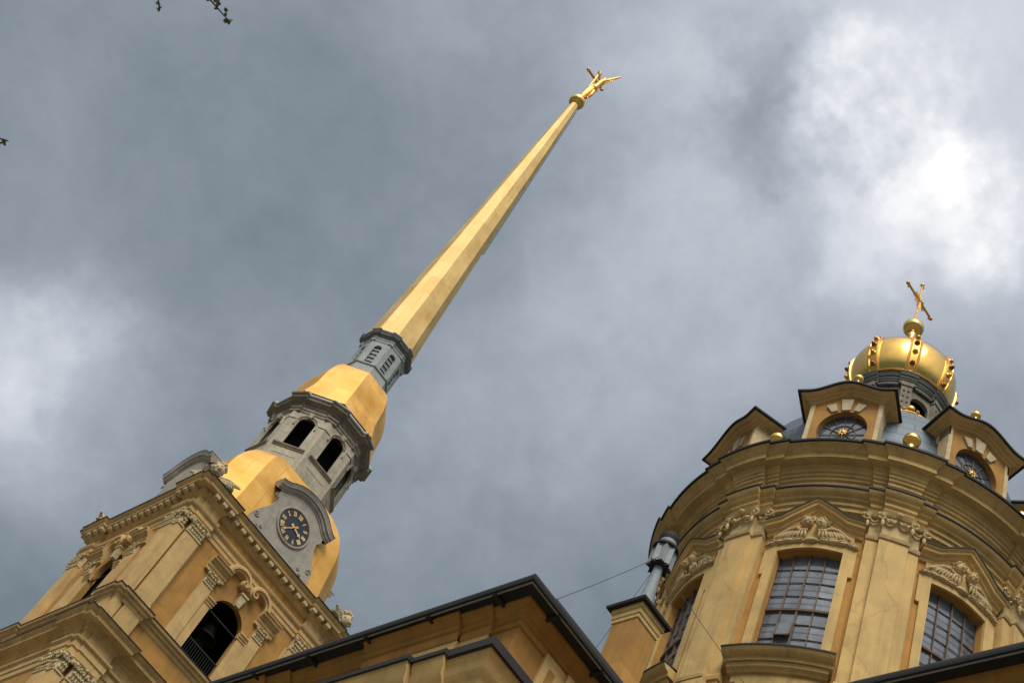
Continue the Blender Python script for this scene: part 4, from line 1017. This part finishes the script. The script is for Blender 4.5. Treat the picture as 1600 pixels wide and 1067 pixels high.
for k in range(24):
    a = 2 * pi * k / 24
    ln = .40 if k % 2 else .28
    if abs(sin(2 * a)) > .25: mb.tube([(.06 * cos(a), -.01, 46.3 + .06 * sin(a)), (ln * cos(a), -.01, 46.3 + ln * sin(a))], [.034, .020], 5)
mb.build('crown_cross', 'goldorn', DR)

# =================================================================== CHURCH BODY: dark eaves and attic walls
CH = thing('church_body', 'long church body with ochre attic wall under a dark overhanging eave', 'church')
EX, EY, EZ = -12.667, -45.411, 16.0     # eave corner
AX = -9.30                              # eave line of the narrower east part
def outline(o):                         # plan line at inset o from the eave: nave side, east corner, re-entrant, chancel side, chancel end
    return [(EX + o, -3.0), (EX + o, EY + o), (AX + o, EY + o), (AX + o, -59.0 + o), (9.0 - o, -59 + o), (9.0 - o, EY + o), (12.4 - o, EY + o), (12.4 - o, -3.0)]
def loft(rows, dx=0.0, dz=0.0):
    mb = MB(); mb.grid([[(x - (dx if i < 2 else 0), y, z + dz) for i, (x, y) in enumerate(outline(o))] for o, z in rows]); return mb
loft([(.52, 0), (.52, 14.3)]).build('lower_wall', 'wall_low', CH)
loft([(.50, 13.55), (.42, 13.6), (.40, 13.85), (.36, 13.9), (.32, 14.2), (.28, 14.28), (.20, 14.36), (.17, 14.52), (.13, 14.58), (.11, 14.66)], .17, -.20).build('ledge_cornice', 'drumtrim', CH)
loft([(.125, 14.625), (.06, 14.63), (.06, 14.78), (.12, 14.82), (.75, 14.95)], .17, -.20).build('ledge_flashing', 'flash', CH)
loft([(.50, 14.7), (.50, 15.62)]).build('attic_wall', 'ochre', CH)
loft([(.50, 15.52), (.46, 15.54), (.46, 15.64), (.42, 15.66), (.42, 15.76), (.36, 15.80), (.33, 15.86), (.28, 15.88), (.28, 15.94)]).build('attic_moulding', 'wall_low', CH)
loft([(.30, 15.93), (.10, 15.935), (.10, 15.90), (.0, 15.90), (-.02, 15.96), (.0, 16.02), (.04, 16.03)]).build('eave_gutter', 'flash', CH)
loft([(.085, 15.905), (.06, 15.885), (.035, 15.905)]).build('gutter_lip', 'galv', CH)
# roof planes
mb = MB(); o1 = [(x, y, 16.03) for x, y in outline(.02)]
mb.poly([o1[0], o1[1], (-5.5, -39.5, 19.0), (-5.5, -3.0, 19.0)]); mb.poly([o1[1], (12.38, o1[1][1], 16.03), (5.5, -39.5, 19.0), (-5.5, -39.5, 19.0)])
mb.poly([(12.38, -3, 16.03), (5.5, -3, 19), (5.5, -39.5, 19), (12.38, o1[1][1], 16.03)]); mb.poly([(-5.5, -3, 19), (-5.5, -39.5, 19), (5.5, -39.5, 19), (5.5, -3, 19)])
mb.poly([(AX + .02, EY, 16.03), (AX + .02, -58.98, 16.03), (0, -52, 17.6), (0, -42, 17.6)]); mb.poly([(8.98, EY, 16.03), (0, -42, 17.6), (0, -52, 17.6), (8.98, -58.98, 16.03)]); mb.poly([(AX + .02, -58.98, 16.03), (8.98, -58.98, 16.03), (0, -52, 17.6)])
mb.build('roof', 'roof', CH)
mb = MB(); mb.hexa([(-11.86, -45.06, 16.02), (AX, -45.12, 16.02), (AX, -44.9, 16.02), (-11.86, -44.85, 16.02)], [(-11.86, -45.06, 16.44), (AX, -45.12, 16.40), (AX, -44.9, 16.40), (-11.86, -44.85, 16.44)])
mb.build('snow_board', 'roof', CH)
# gutter brackets under the eave
mb = MB(); mb.hexa([(.30, -.03, 15.86), (.30, .03, 15.86), (.02, .03, 15.86), (.02, -.03, 15.86)], [(.30, -.03, 15.92), (.30, .03, 15.92), (.02, .03, 15.90), (.02, -.03, 15.90)])
gb0 = mb.build('gutter_bracket', 'flash', CH)
spots = [(EX, -44.6 + k * 1.45, 0) for k in range(26)] + [(-11.9 + k * 1.2, EY, pi / 2) for k in range(3)]
for k, (x, y, a) in enumerate(spots):
    c = gb0
    if k: c = gb0.copy(); COL.objects.link(c); c.parent = CH
    c.location = (x, y, 0); c.rotation_euler = (0, 0, a)
# attic strips: stepped panels beside the corner, with slots
def attic_strip(x0, x1, y0, y1, slot=None):
    mb = MB(); mb.box(x0, x1, y0, y1, 14.72, 15.60)
    o = mb.build('attic_strip', 'drumtrim', CH)
    if slot:
        mb = MB(); mb.box(*slot); mb.build('slot', 'wall_low', o)
WX = EX + .5; WY = EY + .5
attic_strip(WX - .07, WX + .1, -44.36, -43.74)
attic_strip(WX - .13, WX + .1, -43.74, -41.6, (WX - .136, WX, -43.45, -41.9, 14.9, 15.36))
for k in range(6):
    y = -39.6 + k * 5.6
    attic_strip(WX - .07, WX + .1, y, y + .62); attic_strip(WX - .13, WX + .1, y + .62, y + 3.2, (WX - .136, WX, y + .9, y + 2.9, 14.9, 15.36))
attic_strip(-11.52, -11.02, WY - .07, WY + .1, (-11.38, -11.22, WY - .076, WY, 14.85, 15.40))
attic_strip(-11.02, -10.2, WY - .13, WY + .1, (-10.85, -10.6, WY - .136, WY, 14.85, 15.40))
# breaks of the ledge cornice forward below the strips
def ledge_break(y0, y1, p):
    mb = MB(); pr = [(.42, 13.58), (.40, 13.85), (.36, 13.9), (.32, 14.2), (.28, 14.28), (.20, 14.36), (.17, 14.52), (.13, 14.58), (.11, 14.66)]
    rows = [[(EX + o - p - .17, y, z - .20) for o, z in pr + [(.6, 14.66), (.6, 13.58)]] for y in (y0, y1)]
    mb.grid(rows); mb.poly(rows[0]); mb.poly(rows[1][::-1]); o = mb.build('ledge_break', 'drumtrim', CH)
    q = EX + .07 - p - .17; mb = MB(); mb.hexa([(q, y0 - .03, 14.462), (q, y1 + .03, 14.462), (EX + .5, y1 + .03, 14.462), (EX + .5, y0 - .03, 14.462)], [(q, y0 - .03, 14.545), (q, y1 + .03, 14.545), (EX + .5, y1 + .03, 14.70), (EX + .5, y0 - .03, 14.70)]); mb.build('break_flashing', 'flash', o)
ledge_break(-44.42, -43.76, .08); ledge_break(-43.72, -41.5, .17)
def eave_break(y0, y1, p):
    pr = [(.50, 15.48), (.46, 15.54), (.46, 15.64), (.42, 15.66), (.42, 15.76), (.36, 15.80), (.33, 15.86), (.28, 15.88), (.28, 15.925), (.7, 15.925), (.7, 15.48)]
    mb = MB(); rows = [[(EX + o - (p if o < .6 else 0), y, z) for o, z in pr] for y in (y0, y1)]
    mb.grid(rows); mb.poly(rows[0]); mb.poly(rows[1][::-1]); mb.build('moulding_break', 'wall_low', CH)
eave_break(-44.40, -43.745, .07); eave_break(-43.74, -41.55, .14)
for k in range(6):
    y = -39.6 + k * 5.6; eave_break(y, y + .62, .07); eave_break(y + .625, y + 3.2, .14); ledge_break(y - .05, y + .60, .08); ledge_break(y + .64, y + 3.25, .17)

# =================================================================== chimney and flue
CHX, CHY = -8.60, -43.27
CM = thing('chimney', 'square ochre chimney with a dark flat cap beside the drum', 'chimney', (CHX, CHY, 16))
mb = MB(); mb.box(-.30, .30, -.30, .30, .4, 3.78); mb.build('chimney_shaft', 'ochre', CM)
mb = MB()
def sqr(rows): 
    m_ = MB(); m_.grid([[(-r_, -r_, z), (r_, -r_, z), (r_, r_, z), (-r_, r_, z)] for r_, z in rows], True); return m_
sqr([(.295, 3.58), (.325, 3.60), (.325, 3.68), (.345, 3.70), (.345, 3.80), (.375, 3.83), (.375, 3.93)]).build('chimney_moulding', 'drumtrim', CM)
mb = sqr([(.30, 3.93), (.46, 3.935), (.475, 3.99), (.46, 4.01), (.2, 4.10), (.05, 4.12)]); mb.build('chimney_cap', 'flash', CM)
mb = sqr([(.302, 1.8), (.304, 2.42), (.302, 2.44)]); mb.build('lower_render_band', 'drumwall', CM)
FL = thing('flue_cowl', 'grey tin flue pipe with slatted cowl rising from the chimney cap', 'flue pipe', (CHX, CHY, 20.08))
mb = MB(); mb.lathe([(.22, 0), (.205, .10), (.15, .55), (.118, 1.0), (.108, 1.4)], 24); mb.build('flue_pipe', 'galv', FL)
mb = MB(); st = []
for k in range(16):
    a = 2 * pi * k / 16; r_ = .31 if k % 2 == 0 else .19; st.append((r_ * cos(a), r_ * sin(a)))
mb.prism(st, lambda x, y: (x, y, 1.33), lambda x, y: (x, y, 1.37)); mb.build('cowl_star_plate', 'flash', FL)
mb = MB()
for k in range(8):
    a = 2 * pi * k / 8; d = Vector((cos(a), sin(a), 0)); t = Vector((-sin(a), cos(a), 0))
    pts = [d * .29 - t * 0, d * .20 + t * .105, d * .20 - t * .105]
    z0, z1 = Vector((0, 0, 1.37)), Vector((0, 0, 1.86))
    mb.grid([[pts[1] + z0, pts[0] + z0, pts[2] + z0], [pts[1] + z1, pts[0] + z1, pts[2] + z1]])
mb.build('cowl_slat', 'galv', FL, smooth=0)
mb = MB(); mb.lathe([(.05, 1.37), (.05, 1.9)], 10); mb.lathe([(.31, 1.86), (.32, 1.89), (.31, 1.92), (.2, 1.94)], 24); mb.build('cowl_band', 'flash', FL)
mb = MB(); mb.lathe([(.205, 1.93), (.205, 2.16)], 24); mb.build('cowl_neck', 'galv', FL)
mb = MB(); mb.lathe([(.19, 2.08), (.235, 2.15), (.24, 2.26), (.20, 2.30)], 24); mb.build('cowl_cap', 'flash', FL)

# =================================================================== guy wires
def wire(p, q, sag, label):
    p = Vector(p); q = Vector(q); mb = MB()
    c = (p + q) / 2
    mb.tube([(p.lerp(q, t) - Vector((0, 0, sag * 4 * t * (1 - t)))) - p for t in lin(0, 1, 14)], .0055, 5)
    o = mb.build('guy_wire', 'iron', None, 0, p); tag(o, label, 'wire', 'wires bracing the flue pipe'); return o
top = (CHX, CHY, 21.45)
wire((-11.84, -45.05, 16.45), (CHX - .20, CHY - .1, 21.50), .04, 'thin wire from the dark roof edge up to the flue cowl across the sky')
wire((CHX + .05, CHY - .15, 21.35), (-8.69, -47.0, 16.45), .03, 'thin wire slanting down right from the flue across the drum pilaster')
wire((CHX + .02, CHY + .16, 21.4), (-9.2, -42.62, 17.2), .0, 'short wire showing in the gap left of the chimney')

# =================================================================== budding tree by the photographer (only some twig tips hang into view)
FL.scale = (.88, .88, 1)
TR = thing('budding_tree', 'thin budding twigs with tiny young leaves hanging in the upper left sky', 'tree', (-24.6, -51.2, 0))
base = Vector((-24.6, -51.2, 0))
def loc(p): return Vector(p) - base
mb = MB(); mb.tube([(0, 0, 0), (.05, .02, 1.5), (.0, .08, 3.5), (.12, .0, 5.5), (.25, -.1, 8), (.2, -.2, 10.5)], [.22, .18, .16, .13, .09, .04], 12); mb.build('trunk', 'bark', TR)
def limb(pts, r0):
    mb = MB(); n = len(pts); mb.tube([loc(p) for p in pts], [r0 * (1 - .85 * k / (n - 1)) for k in range(n)], 8); return mb.build('limb', 'bark', TR)
limb([(-24.5, -51.2, 5.2), (-23.9, -51.9, 6.6), (-23.2, -52.6, 7.9), (-22.5, -53.1, 8.5), (-22.0, -53.25, 8.55)], .07)
limb([(-24.5, -51.2, 4.6), (-23.8, -51.6, 5.9), (-23.0, -52.0, 6.75), (-22.3, -52.2, 6.95)], .06)
for k in range(7):
    a = 2.2 + k * .75; z = 5.5 + k * .7; L = 2.6 - .15 * k
    if -2.0 < (a % (2 * pi)) - 2 * pi < -.4: continue
    p = base + Vector((.1, 0, z)); q = p + Vector((cos(a) * L, sin(a) * L, 1.3))
    limb([p, p.lerp(q, .5) + Vector((0, 0, .25)), q], .05)
rnd = random.Random(11)
def leafcluster(mb, p, n, s_):
    for k in range(n):
        d = Vector((rnd.uniform(-1, 1), rnd.uniform(-1, 1), rnd.uniform(-.6, 1))).normalized(); u = d.cross(Vector((rnd.uniform(-1, 1), rnd.uniform(-1, 1), rnd.uniform(-1, 1)))).normalized()
        nn = d.cross(u)
        rows = []
        for i in range(5):
            t = i / 4; w = sin(pi * min(.98, t * .9 + .08)) * .38; c = p + d * s_ * t + nn * s_ * .25 * t * t
            rows.append([c - u * w * s_ + nn * w * s_ * .3, c, c + u * w * s_ + nn * w * s_ * .3])
        mb.grid(rows)
def twig(pts, buds):
    mb = MB(); n = len(pts); mb.tube([loc(p) for p in pts], [.0075 * (1 - .6 * k / (n - 1)) for k in range(n)], 6); t = mb.build('twig', 'bark', TR)
    mb = MB()
    for b, k, s_ in buds: leafcluster(mb, loc(b), k, s_ * .82)
    mb.build('young_leaves', 'leaf', t)
twig([(-22.0, -53.25, 8.55), (-21.95, -53.18, 8.1), (-21.92, -53.13, 7.79), (-21.85, -53.10, 7.77), (-21.83, -53.08, 7.76)], [((-21.85, -53.1, 7.77), 4, .032), ((-21.832, -53.082, 7.762), 4, .03), ((-21.89, -53.12, 7.78), 2, .025)])
twig([(-22.0, -53.25, 8.55), (-21.86, -53.27, 8.2), (-21.75, -53.285, 7.93), (-21.71, -53.282, 7.925), (-21.65, -53.285, 7.93), (-21.60, -53.29, 7.93), (-21.57, -53.29, 7.937)], [((-21.712, -53.283, 7.922), 4, .03), ((-21.68, -53.30, 7.94), 5, .032), ((-21.652, -53.283, 7.93), 3, .026), ((-21.61, -53.308, 7.94), 4, .032), ((-21.572, -53.29, 7.937), 5, .036)])
twig([(-22.3, -52.2, 6.95), (-22.05, -52.24, 6.96), (-21.83, -52.26, 6.97), (-21.78, -52.28, 7.0), (-21.74, -52.30, 7.02)], [((-21.752, -52.282, 7.0), 4, .03), ((-21.772, -52.275, 6.99), 3, .03)])
